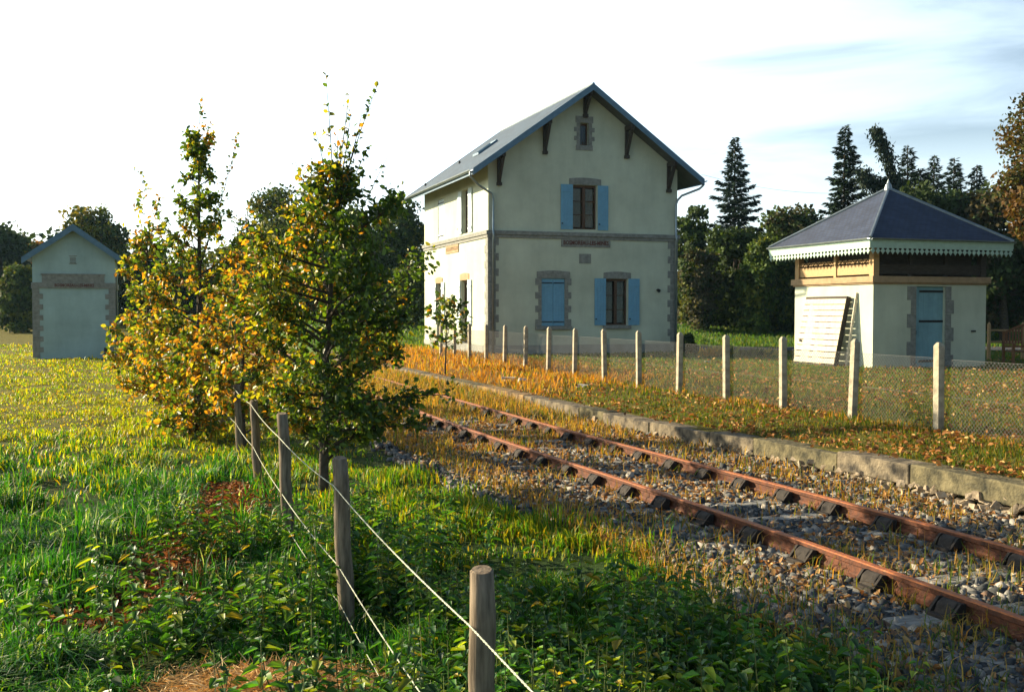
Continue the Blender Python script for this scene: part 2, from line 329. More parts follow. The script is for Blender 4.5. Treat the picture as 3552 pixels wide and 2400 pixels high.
# ================================================================== STATION HOUSE
RZ = TH
def opening(parent, loc, rz, w, h, panes=3, casements=2, curtain=True, shut=None, sw=None, depth=.14, lintel=None, sill=True, name='window'):
    """a window in a wall opening; local x across, y inwards, z up"""
    fr = MB(); t = .055
    fr.box(0, w, depth, depth+.05, 0, t); fr.box(0, w, depth, depth+.05, h-t*1.6, h); fr.box(0, t, depth, depth+.05, t, h-t*1.6); fr.box(w-t, w, depth, depth+.05, t, h-t*1.6)
    if casements == 2: fr.box(w/2-.06, w/2+.06, depth-.012, depth+.045, t, h-t*1.6)
    for k in range(1, panes):
        z = t + (h-2.6*t)*k/panes
        if casements == 2: fr.box(t, w/2-.06, depth+.004, depth+.04, z-.014, z+.014); fr.box(w/2+.06, w-t, depth+.004, depth+.04, z-.014, z+.014)
        else: fr.box(t, w-t, depth+.004, depth+.04, z-.014, z+.014)
    f = fr.build(name, M['frame_wood'], parent); f.location = loc; f.rotation_euler.z = rz
    g = MB().add([(t, depth+.028, t), (w-t, depth+.028, t), (w-t, depth+.028, h-t), (t, depth+.028, h-t)], [(0, 1, 2, 3)]).build('glass_pane', M['glass'], f)
    bk = MB().box(0, w, depth+.4, depth+.45, 0, h).build('dark_room', M['interior'], f)
    if curtain:
        c = MB(); n = 26
        for x0, x1 in ((.08, w/2-.1), (w/2+.1, w-.08)):
            vs = []; 
            for i in range(n+1):
                x = x0+(x1-x0)*i/n*(1.0); y = depth+.10+.02*math.sin(i*1.7)
                vs += [(x, y, .1), (x, y, h-.12)]
            c.add(vs, [(2*i, 2*i+2, 2*i+3, 2*i+1) for i in range(n)])
        c.build('net_curtain', M['curtain'], f)
    return f
def shutter(parent, loc, rz, w, h, straps=False, label=None, m=None, swing=0):
    b = MB(); n = 4; t = .03
    for i in range(n): b.box(w*i/n+.004, w*(i+1)/n-.004, -t, 0, 0, h)
    b.box(.01, w-.01, -t+.008, -.004, .01, h-.01)
    for z in (h*.10, h*.86): b.box(.01, w-.01, -t-.022, -t+.002, z-.045, z+.045)
    if not straps: b.beam((w*.12, -t-.010, h*.12), (w*.85, -t-.010, h*.83), .018, .075, up=(0, 1, 0)) if False else b.prism([(w*.06, h*.15), (w*.2, h*.15), (w*.94, h*.81), (w*.8, h*.81)], 'y', -t-.018, -t+.001)
    o = b.build('shutter', m or M['shutter'], parent, label=label); o.location = loc; o.rotation_euler.z = rz + swing
    s = MB()
    if straps:
        for z in (h*.085, h*.91): s.box(.01, w*.92, -t-.034, -t-.023, z-.02, z+.02)
    else: s.box(.02, .08, -t-.05, -t-.023, h*.12, h*.145)
    s.build('hinge_strap' if straps else 'shutter_catch', M['iron'], o, split=True)
    return o
def lintel(parent, x0, x1, z0, z1, rz=0, loc=(0, 0, 0), m='granite', th=.025, arch=.05):
    n = 8; poly = [(x0, z0), (x1, z0)] + [(x1-(x1-x0)*i/n, z1-arch+arch*math.sin(math.pi*i/n)) for i in range(n+1)]
    o = MB().prism(poly, 'y', -th, .03).build('lintel', M[m], parent, bevel=.006); o.location = loc; o.rotation_euler.z = rz; return o
def blocks_v(mb, xi, side, z0, z1, n, wl, ws, th=.02, y=0):
    """alternating long and short jamb stones; xi inner edge, side +-1 grows outwards"""
    for i in range(n):
        wdt = wl if i % 2 == 0 else ws; za = z0+(z1-z0)*i/n+.003; zb = z0+(z1-z0)*(i+1)/n-.003
        a, b = sorted((xi, xi+side*wdt)); mb.box(a, b, y-th, y+.03, za, zb)
def downpipe(parent, pts, r=.045): return MB().tube(pts, r, 10).build('downpipe', M['zinc'], parent, smooth=True)
def gutter(parent, a, b, r=.075):
    a = Vector(a); b = Vector(b); d = (b-a).normalized(); side = d.cross(Vector((0, 0, 1))); n = 8; mb = MB(); vs = []
    for P in (a, b):
        for rr in (r, r-.008):
            for k in range(n+1):
                an = math.pi*k/n; vs.append(P + side*(rr*math.cos(an)) + Vector((0, 0, -rr*math.sin(an))))
    N = n+1; fs = []
    for k in range(n): fs += [(k, k+1, 2*N+k+1, 2*N+k), (N+k, 3*N+k, 3*N+k+1, N+k+1), (k, N+k, N+k+1, k+1), (2*N+k, 2*N+k+1, 3*N+k+1, 3*N+k)]
    fs += [(0, 2*N, 3*N, N), (n, N+n, 3*N+n, 2*N+n)]
    return mb.add(vs, fs).build('gutter', M['zinc'], parent, smooth=False)
def uv_plane(name, m, parent, quads, th):
    """roof slabs: quads = (origin corner low-left, low-right, up-right, up-left); thickness th downwards; uv in metres"""
    me = bpy.data.meshes.new(name); V = []; F = []; UV = []
    for q in quads:
        q = [Vector(p) for p in q]; n = (q[1]-q[0]).cross(q[-1]-q[0]).normalized(); ex = (q[1]-q[0]).normalized(); ey = n.cross(ex)
        k = len(q); b = len(V); V += q + [p - n*th for p in q]; F.append(tuple(range(b, b+k))); UV += [((p-q[0]).dot(ex), (p-q[0]).dot(ey)) for p in q]
        F.append(tuple(reversed(range(b+k, b+2*k)))); UV += [(0, 0)]*k
        for i in range(k): F.append((b+i, b+k+i, b+k+(i+1) % k, b+(i+1) % k)); UV += [(0, 0)]*4
    me.from_pydata([tuple(v) for v in V], [], F); uv = me.uv_layers.new(name='UVMap')
    uv.data.foreach_set('uv', np.array(UV, np.float32).ravel()); me.materials.append(m)
    o = bpy.data.objects.new(name, me); sc.collection.objects.link(o); o.parent = parent; return o
def station():
    X0, Y0 = -.91, 39.7; W, L, B = 8.09, 9.8, .35
    root = empty('station_house', (X0, Y0, 0), RZ, 'two-storey cream railway station house with blue shutters and grey slate gable roof', 'house')
    ex, ez, xm, pz = .81, 7.48, W/2, 10.96; sl = (pz-ez)/(xm+ex)
    under = lambda x: ez + (x+ex if x < xm else W+ex-x)*sl - .16
    holes_g = [(3.5, 4.53, 5.40, 7.14), (4.93, 5.88, 1.62, 3.47), (3.79, 4.16, 8.70, 9.57), (2.18, 3.17, 1.60, 3.46)]
    mb = MB(); wall(mb, 0, W, B, under, holes_g, lambda x, z, d: (x, d, z), .2, extra=(xm,))
    # track side wall; x runs from the far corner to the near one
    holes_s = [(L-3.45, L-2.55, 5.36, 7.14), (L-7.35, L-6.35, 5.36, 7.14), (L-3.65, L-2.65, .55, 3.45), (L-7.6, L-6.7, .55, 3.42)]
    wall(mb, 0, L, B, lambda x: under(0)+.05, holes_s, lambda x, z, d: (d, L-x, z), .2)
    wall(mb, 0, W, B, under, [], lambda x, z, d: (W-x, L-d, z), .2, extra=(xm,))
    wall(mb, 0, L, B, lambda x: under(0)+.05, [], lambda x, z, d: (W-d, x, z), .2)
    mb.build('wall', M['plaster'], root)
    MB().box(-.03, W+.03, -.03, L+.03, .2, .86).build('plinth', M['plinth'], root)
    MB().box(-.012, W+.012, -.012, .02, .862, 1.46).build('wainscot', M['plaster'], root)
    cs = MB(); cs.box(-.10, W+.10, -.10, .0, 5.12, 5.27).box(-.05, W+.05, -.05, 0, 5.0, 5.118)
    cs.box(-.10, 0, .002, L+.1, 5.12, 5.27).box(-.05, 0, .002, L+.05, 5.0, 5.118)
    cs.build('string_course', M['granite'], root, bevel=.008)
    n = 14
    for cx, sgn in ((0, 1), (W, -1)):
        q = MB()
        for i in range(n):
            z0 = .87+(5.0-.87)*i/n+.003; z1 = .87+(5.0-.87)*(i+1)/n-.003; wl, wd = (.42, .30) if i % 2 else (.30, .42)
            a, b = sorted((cx-sgn*.022, cx+sgn*wl)); q.box(a, b, -.022, .03, z0, z1)
            a, b = sorted((cx-sgn*.022, cx+sgn*.02)); q.box(a, b, .031, wd, z0, z1)
        q.build('quoins', M['granite'], root, bevel=.006)
    # stone round the closed window, the attic light, and lintels / sills
    for xi, sg, a, b, n_, wl, ws in ((2.18, -1, 1.60, 3.46, 7, .26, .13), (3.17, 1, 1.60, 3.46, 7, .26, .13), (3.79, -1, 8.70, 9.57, 5, .14, .25), (4.16, 1, 8.70, 9.57, 5, .14, .25)):
        s = MB(); blocks_v(s, xi, sg, a, b, n_, wl, ws); s.build('window_jamb', M['granite'], root)
    MB().box(3.6, 4.35, -.022, .03, 9.573, 9.83).build('lintel', M['granite'], root); MB().box(3.62, 4.33, -.03, .03, 8.5, 8.697).build('window_sill', M['granite'], root)
    lintel(root, 3.33, 4.70, 7.143, 7.43); lintel(root, 4.82, 6.02, 3.473, 3.76); lintel(root, 1.98, 3.38, 3.463, 3.77)
    for a, b, z in ((4.80, 6.0, 1.617), (1.92, 3.42, 1.597)):
        MB().box(a, b, -.13, .02, z-.14, z).build('window_sill', M['granite'], root, bevel=.01)
    w1 = opening(root, (3.5, 0, 5.40), 0, 1.03, 1.74); w2 = opening(root, (4.93, 0, 1.62), 0, .95, 1.85)
    w3 = opening(root, (3.79, 0, 8.70), 0, .37, .87, panes=1, casements=1, curtain=False)
    shutter(root, (2.97, -.02, 5.38), 0, .51, 1.76); shutter(root, (4.55, -.02, 5.38), 0, .45, 1.76)
    shutter(root, (4.42, -.02, 1.62), 0, .49, 1.86); shutter(root, (5.9, -.02, 1.62), 0, .49, 1.86)
    shutter(root, (2.185, .07, 1.61), 0, .49, 1.84, straps=True, label='closed blue shutter with black strap hinges'); shutter(root, (2.68, .07, 1.61), 0, .485, 1.84, straps=True, label='closed blue shutter with black strap hinges')
    # track side openings (rotation -90: local x runs towards the viewer)
    R9 = -math.pi/2
    opening(root, (0, 3.45, 5.36), R9, .9, 1.78); opening(root, (0, 3.65, .55), R9, 1.0, 2.9, name='glazed_door'); opening(root, (0, 7.6, .55), R9, .9, 2.87, name='glazed_door')
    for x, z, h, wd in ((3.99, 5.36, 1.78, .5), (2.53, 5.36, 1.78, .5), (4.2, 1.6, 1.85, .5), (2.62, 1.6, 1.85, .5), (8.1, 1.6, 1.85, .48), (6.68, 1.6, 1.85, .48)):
        shutter(root, (-.02, x, z), R9, wd, h, m=M['sunlit_shutter'], label='open blue shutter with full sunlight put into its pale colour')
    shutter(root, (.06, 7.34, 5.37), R9, .49, 1.76, straps=True, m=M['sunlit_shutter'], label='closed blue shutter with full sunlight put into its pale colour'); shutter(root, (.06, 6.85, 5.37), R9, .49, 1.76, straps=True, m=M['sunlit_shutter'], label='closed blue shutter with full sunlight put into its pale colour')
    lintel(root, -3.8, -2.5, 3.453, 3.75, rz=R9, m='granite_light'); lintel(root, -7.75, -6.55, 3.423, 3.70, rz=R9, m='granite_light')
    # name board and date stone
    b = MB().box(3.0, 5.1, -.035, .02, 4.70, 4.998).build('name_board', M['granite'], root)
    lettering('BOSMOREAU-LES-MINES', .225, M['letter'], b, (4.05, -.042, 4.86), (math.pi/2, 0, 0), .004, .80)
    MB().box(3.77, 4.27, -.02, .02, 4.06, 4.44).build('date_stone', M['granite'], root)
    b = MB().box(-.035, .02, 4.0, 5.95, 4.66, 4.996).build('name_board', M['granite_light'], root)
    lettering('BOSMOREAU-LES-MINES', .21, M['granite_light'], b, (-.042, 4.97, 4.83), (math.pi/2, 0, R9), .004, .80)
    MB().tube([(7.2, .01, 3.04), (7.2, -.08, 3.04), (7.2, -.16, 3.0)], [.04, .05, .075], 10).build('wall_lamp', M['iron'], root)
    # roof
    g = .73; yA, yB = -g, L+g; th = .1
    rf = uv_plane('roof', M['slate'], root, [[(-ex, yB, ez), (-ex, yA, ez), (xm, yA, pz), (xm, yB, pz)], [(W+ex, yA, ez), (W+ex, yB, ez), (xm, yB, pz), (xm, yA, pz)]], th)
    MB().tube([(xm, yA-.02, pz+.0), (xm, yB+.02, pz+.0)], .055, 8).build('ridge_cap', M['zinc'], rf)
    # skylight in the track side slope: frame, glass and flashing
    sk = MB(); a = (1.55-0)/1; 
    def on(x, y, h=0): return (x - math.sin(math.atan(sl))*h, y, ez + (x+ex)*sl + math.cos(math.atan(sl))*h)
    for (p, q_) in ((on(1.2, 4.9, .04), on(2.0, 4.9, .04)), (on(1.2, 5.75, .04), on(2.0, 5.75, .04)), (on(1.2, 4.9, .04), on(1.2, 5.75, .04)), (on(2.0, 4.9, .04), on(2.0, 5.75, .04))): sk.beam(p, q_, .08, .10)
    so = sk.build('skylight', M['fascia'], rf)
    MB().add([on(1.2, 4.9, .05), on(2.0, 4.9, .05), on(2.0, 5.75, .05), on(1.2, 5.75, .05)], [(0, 1, 2, 3)]).build('skylight_glass', M['glass'], so)
    for y, x in ((9.2, -.1), (8.0, 1.2)): MB().tube([on(x, y, 0), (on(x, y, 0)[0], y, on(x, y, 0)[2]+.12)], .05, 8).build('roof_vent', M['iron'], rf)
    fa = MB()
    for y in (yA-.03, yB):
        for xa, xb in ((-ex-.02, xm), (xm, W+ex+.02)):
            za = ez if xa < 0 else pz; zb = pz if xb == xm else ez
            lo = -.24; fa.prism([(xa, za+lo), (xb, zb+lo), (xb, zb+.02), (xa, za+.02)], 'y', y, y+.03)
    fa.build('bargeboard', M['fascia'], root, split=True)
    so = MB()
    for xa, xb, za, zb in ((-ex+.01, xm, ez, pz), (xm, W+ex-.01, pz, ez)): so.prism([(xa, za-.145), (xb, zb-.145), (xb, zb-.125), (xa, za-.125)], 'y', yA+.001, yB-.001)
    so.build('soffit', M['soffit'], root, split=True)
    f2 = MB(); f2.box(-ex-.02, -ex, yA, yB, ez-.2, ez-.02); f2.box(W+ex, W+ex+.02, yA, yB, ez-.2, ez-.02); f2.build('eaves_board', M['fascia'], root, split=True)
    gutter(root, (-ex-.09, yA, ez-.03), (-ex-.09, yB, ez-.03)); gutter(root, (W+ex+.09, yB, ez-.03), (W+ex+.09, yA, ez-.03))
    downpipe(root, [(-ex-.09, -.62, ez-.08), (-ex-.09, -.62, ez-.28), (-.5, -.35, ez-.55), (.1, -.09, ez-.82), (.17, -.075, ez-1.0), (.17, -.075, 5.33), (.17, -.14, 5.2), (.17, -.14, 5.05), (.17, -.08, 4.9), (.17, -.08, .4)])
    downpipe(root, [(W+ex+.09, -.5, ez-.08), (W+ex+.09, -.5, ez-.22), (W+ex-.05, -.45, ez-.35), (W+.12, -.15, ez-.62), (W-.03, -.09, ez-.8), (W-.1, -.08, ez-1.0), (W-.1, -.08, 5.33), (W-.1, -.14, 5.2), (W-.1, -.14, 5.05), (W-.1, -.08, 4.9), (W-.1, -.08, .4)])
    # consoles under the gable overhang
    for x, zl, in ((.42, 7.10), (2.3, 8.38), (xm-.05, 9.90), (W-2.3, 8.38), (W-.42, 7.10)):
        zt = under(x)-.02; c = MB()
        c.box(x-.07, x+.07, -.66, 0, zt-.17, zt-.0); c.box(x-.065, x+.065, -.12, 0, zl, zt-.172)
        c.beam((x, -.08, zl+.08), (x, -.56, zt-.16), .11, .12); c.prism([(x-.09, zl-.12), (x+.09, zl-.12), (x+.09, zl), (x-.09, zl)], 'y', -.16, 0)
        c.build('roof_bracket', M['dark_wood'], root)
    return root
station()
# ================================================================== TOILET / LAMP ROOM PAVILION
def pavilion():
    W, L, B = 4.18, 3.93, .4; root = empty('toilet_pavilion', (10.63, 30.5, 0), RZ, 'small square cream building with slate pyramid roof and scalloped green valance', 'outbuilding')
    dr = (1.54, 2.64, .50, 2.93); mb = MB(); wall(mb, 0, W, B, lambda x: 2.98, [dr], lambda x, z, d: (x, d, z), .16)
    wall(mb, 0, L, B, lambda x: 2.98, [], lambda x, z, d: (d, L-x, z), .2); wall(mb, 0, W, B, lambda x: 2.98, [], lambda x, z, d: (W-x, L-d, z), .2); wall(mb, 0, L, B, lambda x: 2.98, [], lambda x, z, d: (W-d, x, z), .2)
    mb.add([(0, 0, 2.98), (W, 0, 2.98), (W, L, 2.98), (0, L, 2.98)], [(0, 1, 2, 3)]); mb.build('wall', M['plaster'], root)
    MB().box(-.1, W+.1, -.1, L+.1, 3.03, 3.22).box(-.05, W+.05, -.05, L+.05, 2.985, 3.028).build('cornice', M['granite_light'], root, bevel=.012)
    s = MB(); blocks_v(s, 1.54, -1, .45, 2.93, 6, .18, .32); s.build('door_jamb', M['granite'], root); s = MB(); blocks_v(s, 2.64, 1, .45, 2.93, 6, .30, .2); s.build('door_jamb', M['granite'], root)
    d = MB().box(1.55, 2.63, .11, .15, .5, 2.92)
    for k in range(1, 6): d.box(1.55+1.08*k/6-.002, 1.55+1.08*k/6+.002, .105, .111, .5, 2.92)
    d = d.build('door', M['door_blue'], root)
    h = MB(); [h.box(1.75, 2.66, .098, .108, z-.035, z+.035) for z in (2.78, 1.88, .68)]; h.build('hinge_strap', M['iron'], d, split=True)
    MB().tube([(1.62, .10, 1.5), (1.62, .07, 1.5), (1.62, .07, 1.6)], .012, 6).build('door_handle', M['iron'], d)
    MB().box(3.62, 3.78, -.03, 0, 1.55, 1.6).build('wall_plate', M['iron'], root)
    # open timber gallery under the eaves; front shade put into darker wood colour
    z0, z1 = 3.223, 4.2
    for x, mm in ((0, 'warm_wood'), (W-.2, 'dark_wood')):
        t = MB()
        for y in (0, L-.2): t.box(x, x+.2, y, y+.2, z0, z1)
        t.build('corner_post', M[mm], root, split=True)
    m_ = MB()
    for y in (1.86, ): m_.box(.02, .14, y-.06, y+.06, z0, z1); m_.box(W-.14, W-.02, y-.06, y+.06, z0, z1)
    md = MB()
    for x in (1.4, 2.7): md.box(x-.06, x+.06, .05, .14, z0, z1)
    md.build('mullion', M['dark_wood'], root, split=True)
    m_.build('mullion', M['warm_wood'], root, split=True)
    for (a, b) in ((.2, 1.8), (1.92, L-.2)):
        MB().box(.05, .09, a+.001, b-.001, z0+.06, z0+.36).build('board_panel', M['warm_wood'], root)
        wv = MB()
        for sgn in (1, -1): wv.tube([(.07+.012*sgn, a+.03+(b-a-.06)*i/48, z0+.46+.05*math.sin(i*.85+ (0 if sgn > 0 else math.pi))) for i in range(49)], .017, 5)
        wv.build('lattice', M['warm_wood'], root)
    for (a, b) in ((.2, 1.34), (1.46, 2.64), (2.76, W-.2)): MB().box(a+.001, b-.001, .05, .09, z0+.06, z0+.36).build('board_panel', M['dark_wood'], root)  # front panels darkened in colour for the shade under the eaves
    MB().box(.3, W-.3, .3, L-.3, z0, 4.25).build('dark_void_box', M['dark_wood'], root)  # dark box filling the open gallery, stands for the shade inside
    e = .61; ze, zp = 4.28, 6.07; cx, cy = W/2, L/2; A = (-e, -e); er = .44; c = [(-e, -e), (W+er, -e), (W+er, L+e), (-e, L+e)]
    rf = uv_plane('roof', M['slate_dark'], root, [[(*c[i], ze), (*c[(i+1) % 4], ze), (cx, cy, zp)] for i in range(4)], .06)
    hp = MB()
    for p in c: hp.tube([(*p, ze+.015), (cx, cy, zp+.015)], .05, 6)
    hp.build('hip_flashing', M['zinc'], rf)
    MB().tube([(cx, cy, zp-.05), (cx, cy, zp+.12), (cx, cy, zp+.18), (cx, cy, zp+.30)], [.13, .09, .05, .008], 8).build('finial', M['zinc'], rf)
    MB().box(-e+.03, W+er-.03, -e+.03, L+e-.03, ze-.10, ze-.075).build('soffit', M['dark_wood'], root)
    for k in range(4):
        a = Vector((*c[k], 0)); b = Vector((*c[(k+1) % 4], 0)); d = (b-a).normalized(); ln = (b-a).length; rz = math.atan2(d.y, d.x)
        v = MB(); v.box(.0, ln, -.0, .03, ze-.22, ze-.02); v.box(.0, ln, -.02, -.0005, ze-.085, ze-.045)
        o = v.build('fascia', M['green_white'], root); o.location = (a.x, a.y, 0); o.rotation_euler.z = rz
        v = MB(); n = 30; wd = (ln-.04)/n; v.box(.02, ln-.02, .005, .022, ze-.275, ze-.222)
        for i in range(n):
            x = .02+wd*(i+.5); v.prism([(x-wd*.17, ze-.274), (x+wd*.17, ze-.274), (x+wd*.18, ze-.31), (x+wd*.48, ze-.355), (x+wd*.16, ze-.41), (x, ze-.455), (x-wd*.16, ze-.41), (x-wd*.48, ze-.355), (x-wd*.18, ze-.31)], 'y', .006, .021)
        o2 = v.build('scalloped_valance', M['green_white'], root); o2.location = (a.x, a.y, 0); o2.rotation_euler.z = rz
        ga = a - d*.0; gutter(root, (a.x+d.y*.06, a.y-d.x*.06, ze+.0), (b.x+d.y*.06, b.y-d.x*.06, ze+.0), .05)
    return root
pavilion()
def lean_panel(name, label, cat, y0, y1, top, foot, off, th, slats, m):
    """boarded panel leaning on the pavilion's track side wall (the wall is at x=0, outside is -x)"""
    o = empty(name, (10.63 + SX*off, 30.5 + SY*off, 0), RZ, label, cat)
    a = math.atan2(foot, top-.48); b = MB(); n = slats; H = math.hypot(top-.48, foot); w = y1-y0
    # build upright in local x thickness, then tilt about y axis
    def P(x, y, z): return (x*math.cos(a) + (-foot + z*math.sin(a)), y, .50 + z*math.cos(a) - x*math.sin(a))
    def bx(mb, x0, x1, ya, yb, z0, z1): mb.add([P(*p) for p in ((x0,ya,z0),(x1,ya,z0),(x1,yb,z0),(x0,yb,z0),(x0,ya,z1),(x1,ya,z1),(x1,yb,z1),(x0,yb,z1))], [(3,2,1,0),(4,5,6,7),(0,1,5,4),(1,2,6,5),(2,3,7,6),(3,0,4,7)])
    fr = MB()
    for ya, yb in ((y0, y0+.07), (y1-.07, y1)): bx(fr, 0, th, ya, yb, 0, H)
    for za in (0, H-.07): bx(fr, 0, th, y0+.071, y1-.071, za, za+.07)
    for q in ((y0+w*.36), (y0+w*.66)): bx(fr, .012, th*.9, q-.025, q+.025, .071, H-.071)
    fr.build('frame', M['dark_wood'], o)  # dark wood puts the shaded edge and gaps into the frame colour
    sl = MB(); hh = (H-.15)/n
    for i in range(n): bx(sl, -.016, .004, y0+.004, y1-.004, .075+hh*i+.018, .075+hh*(i+1)-.006)
    sl.build('slats', m, o)
    kn = MB(); p = P(-.03, y1-.2, H*.35); kn.tube([p, (p[0]-.05, p[1], p[2])], .035, 8); kn.build('knob', M['iron'], o)
    return o
lean_panel('boarded_panel', 'large whitish slatted panel leaning against the sunlit side of the pavilion', 'panel', .95, 3.02, 2.62, .46, -.20, .15, 11, M['white_wood'])
def lean_pole():
    o = MB().beam((-.34, .80, .46), (-.02, .72, 2.74), .05, .07).build('wooden_pole', M['white_wood'], None, bevel=.006); o.location = (10.63, 30.5, 0); o.rotation_euler.z = RZ; tag(o, 'thin pale wooden pole leaning beside the big slatted panel on the pavilion wall', 'pole')
lean_pole()
# ================================================================== LAMP HUT ON THE LEFT
def hut():
    W, L, B = 3.27, 4.0, 0.0; root = empty('goods_hut', (-20.35, 44, 0), RZ, 'narrow windowless pale hut with blue-edged gable roof at the far left of the meadow', 'hut')
    ex, ez, pz = .36, 4.42, 5.87; xm = W/2; sl = (pz-ez)/(xm+ex); under = lambda x: ez+(x+ex if x < xm else W+ex-x)*sl-.12
    mb = MB(); wall(mb, 0, W, B, under, [], lambda x, z, d: (x, d, z), .2, extra=(xm,)); wall(mb, 0, L, B, lambda x: under(0)+.03, [], lambda x, z, d: (d, L-x, z), .2)
    wall(mb, 0, W, B, under, [], lambda x, z, d: (W-x, L-d, z), .2, extra=(xm,)); wall(mb, 0, L, B, lambda x: under(0)+.03, [], lambda x, z, d: (W-d, x, z), .2); mb.build('wall', M['plaster_blue'], root)
    n = 13
    for cx, sgn in ((0, 1), (W, -1)):
        q = MB()
        for i in range(n):
            z0 = .2+(3.15-.2)*i/n+.003; z1 = .2+(3.15-.2)*(i+1)/n-.003; wl, wd = (.40, .26) if i % 2 else (.26, .40)
            a, b = sorted((cx-sgn*.02, cx+sgn*wl)); q.box(a, b, -.02, .02, z0, z1); a, b = sorted((cx-sgn*.02, cx+sgn*.02)); q.box(a, b, .021, wd, z0, z1)
        q.build('quoins', M['granite'], root)
    b = MB().box(-.05, W+.05, -.05, .02, 3.155, 3.40).box(-.05, .02, .022, L, 3.155, 3.40).box(W-.02, W+.05, .022, L, 3.155, 3.40).build('string_course', M['granite'], root)
    MB().box(.37, 2.85, -.035, .02, 3.403, 3.72).box(.33, 2.89, -.06, .02, 3.721, 3.78).build('lintel', M['granite'], root)
    nb = MB().box(.8, 2.5, -.065, -.051, 3.18, 3.38).build('name_board', M['granite'], root)
    lettering('BOSMOREAU-LES-MINES', .17, M['letter'], nb, (1.65, -.070, 3.28), (math.pi/2, 0, 0), .003, .86)
    v = MB(); [v.box(1.48+.0, 1.72, -.015, .01, 4.24+.055*k, 4.27+.055*k) for k in range(5)]; v.box(1.44, 1.76, -.022, .008, 4.2, 4.232).box(1.44, 1.76, -.022, .008, 4.53, 4.56); v.build('vent', M['granite'], root)
    MB().box(2.80, 2.95, -.03, .02, .25, .60).build('hatch', M['iron'], root)
    g = .35; uv_plane('roof', M['slate_dark'], root, [[(-ex, L+g, ez), (-ex, -g, ez), (xm, -g, pz), (xm, L+g, pz)], [(W+ex, -g, ez), (W+ex, L+g, ez), (xm, L+g, pz), (xm, -g, pz)]], .07)
    fa = MB()
    for y in (-g-.03, L+g):
        fa.prism([(-ex-.02, ez-.25), (xm, pz-.27), (xm, pz+.02), (-ex-.02, ez+.02)], 'y', y, y+.03); fa.prism([(xm, pz-.27), (W+ex+.02, ez-.25), (W+ex+.02, ez+.02), (xm, pz+.02)], 'y', y, y+.03)
    fa.build('bargeboard', M['fascia'], root, split=True)
    downpipe(root, [(W+.33, .25, ez-.1), (W+.3, .2, ez-.3), (W+.06, .1, ez-.5), (W+.06, .1, .25)], .04)
hut()
# ================================================================== RAILWAY TRACK
def track():
    root = empty('railway_track', (0, 0, 0), 0, 'rusty disused railway track with chaired rails on weedy stone ballast', 'railway track')
    us = np.concatenate([np.arange(-6, 40, .8), [42, 46, 52, 60]]); prof = [(-.035, 0), (-.037, .03), (-.030, .042), (-.011, .055), (-.010, .095), (-.034, .108), (-.036, .142), (-.028, .150), (.028, .150), (.036, .142), (.034, .108), (.010, .095), (.011, .055), (.030, .042), (.037, .03), (.035, 0)]
    zt = .23
    for name, s0 in (('near', 5.27), ('far', 6.76)):
        V = []; n = len(prof)
        for u in us:
            s = s0 + float(curve(u))
            for a, b in prof: X, Y = W2(u, s+a); V.append((X, Y, zt-.15+b))
        F = []
        for i in range(len(us)-1):
            for k in range(n): F.append((i*n+k, i*n+(k+1) % n, (i+1)*n+(k+1) % n, (i+1)*n+k))
        mb = MB(); mb.add(V, F); mb.f.append(tuple(range(n))); r = mb.build('rail', M['rust'], root, label='rusty rail nearer the wire fence' if name == 'near' else 'rusty rail nearer the platform')
        r.data.materials.append(M['rail_head'])
        for p_ in r.data.polygons:
            if p_.normal.z > .5 and p_.center.z > zt-.03: p_.material_index = 1
        # cast chairs with wooden keys, one of each, then copied
        ch = MB(); ch.box(-.19, .19, -.11, .11, 0.0, .035)
        for sg in (-1, 1):
            for y in (-.055, .055): ch.prism([(sg*.17, .03), (sg*.05, .03), (sg*.042, .125), (sg*.085, .13)], 'y', y*1.9-.012, y*1.9+.012)
            ch.prism([(sg*.06, .03), (sg*.042, .03), (sg*.038, .11), (sg*.05, .12)], 'y', -.07, .07)
        c0 = ch.build('rail_chair', M['chair'], r)
        kb = MB().prism([(-.15, .02), (-.045, .02), (-.042, .125), (-.075, .13), (-.12, .10)], 'y', -.085, .08).build('wooden_key', M['key'], c0, bevel=.012)
        c0.location = (0, 0, 0)
        first = True
        for u in np.arange(2.4, 34, .83):
            j = random.Random(int(u*100)+int(s0)).uniform(-.03, .03); X, Y = W2(u+j, s0+float(curve(u)))
            if first: c = c0; first = False
            else:
                c = c0.copy(); sc.collection.objects.link(c); c.parent = r; k2 = kb.copy(); sc.collection.objects.link(k2); k2.parent = c
            c.location = (X, Y, zt-.155); c.rotation_euler = (0, 0, RZ + (.02*math.sin(u*7)))
    rr = random.Random(4); sp = []
    for i in range(3):
        mb = MB(); mb.box(-1.28, 1.28, -.12, .12, -.07, .045); o = mb.build('sleeper', M['sleeper'], root, bevel=.012); sp.append(o)
    for k, u in enumerate(np.arange(2.4, 34, .83)):
        o = sp[k] if k < 3 else copy_part(sp[k % 3], root); X, Y = W2(u, 6.015+float(curve(u))); o.location = (X, Y, .040+rr.uniform(-.012, .006)); o.rotation_euler = (0, 0, RZ+rr.uniform(-.012, .012))
track()
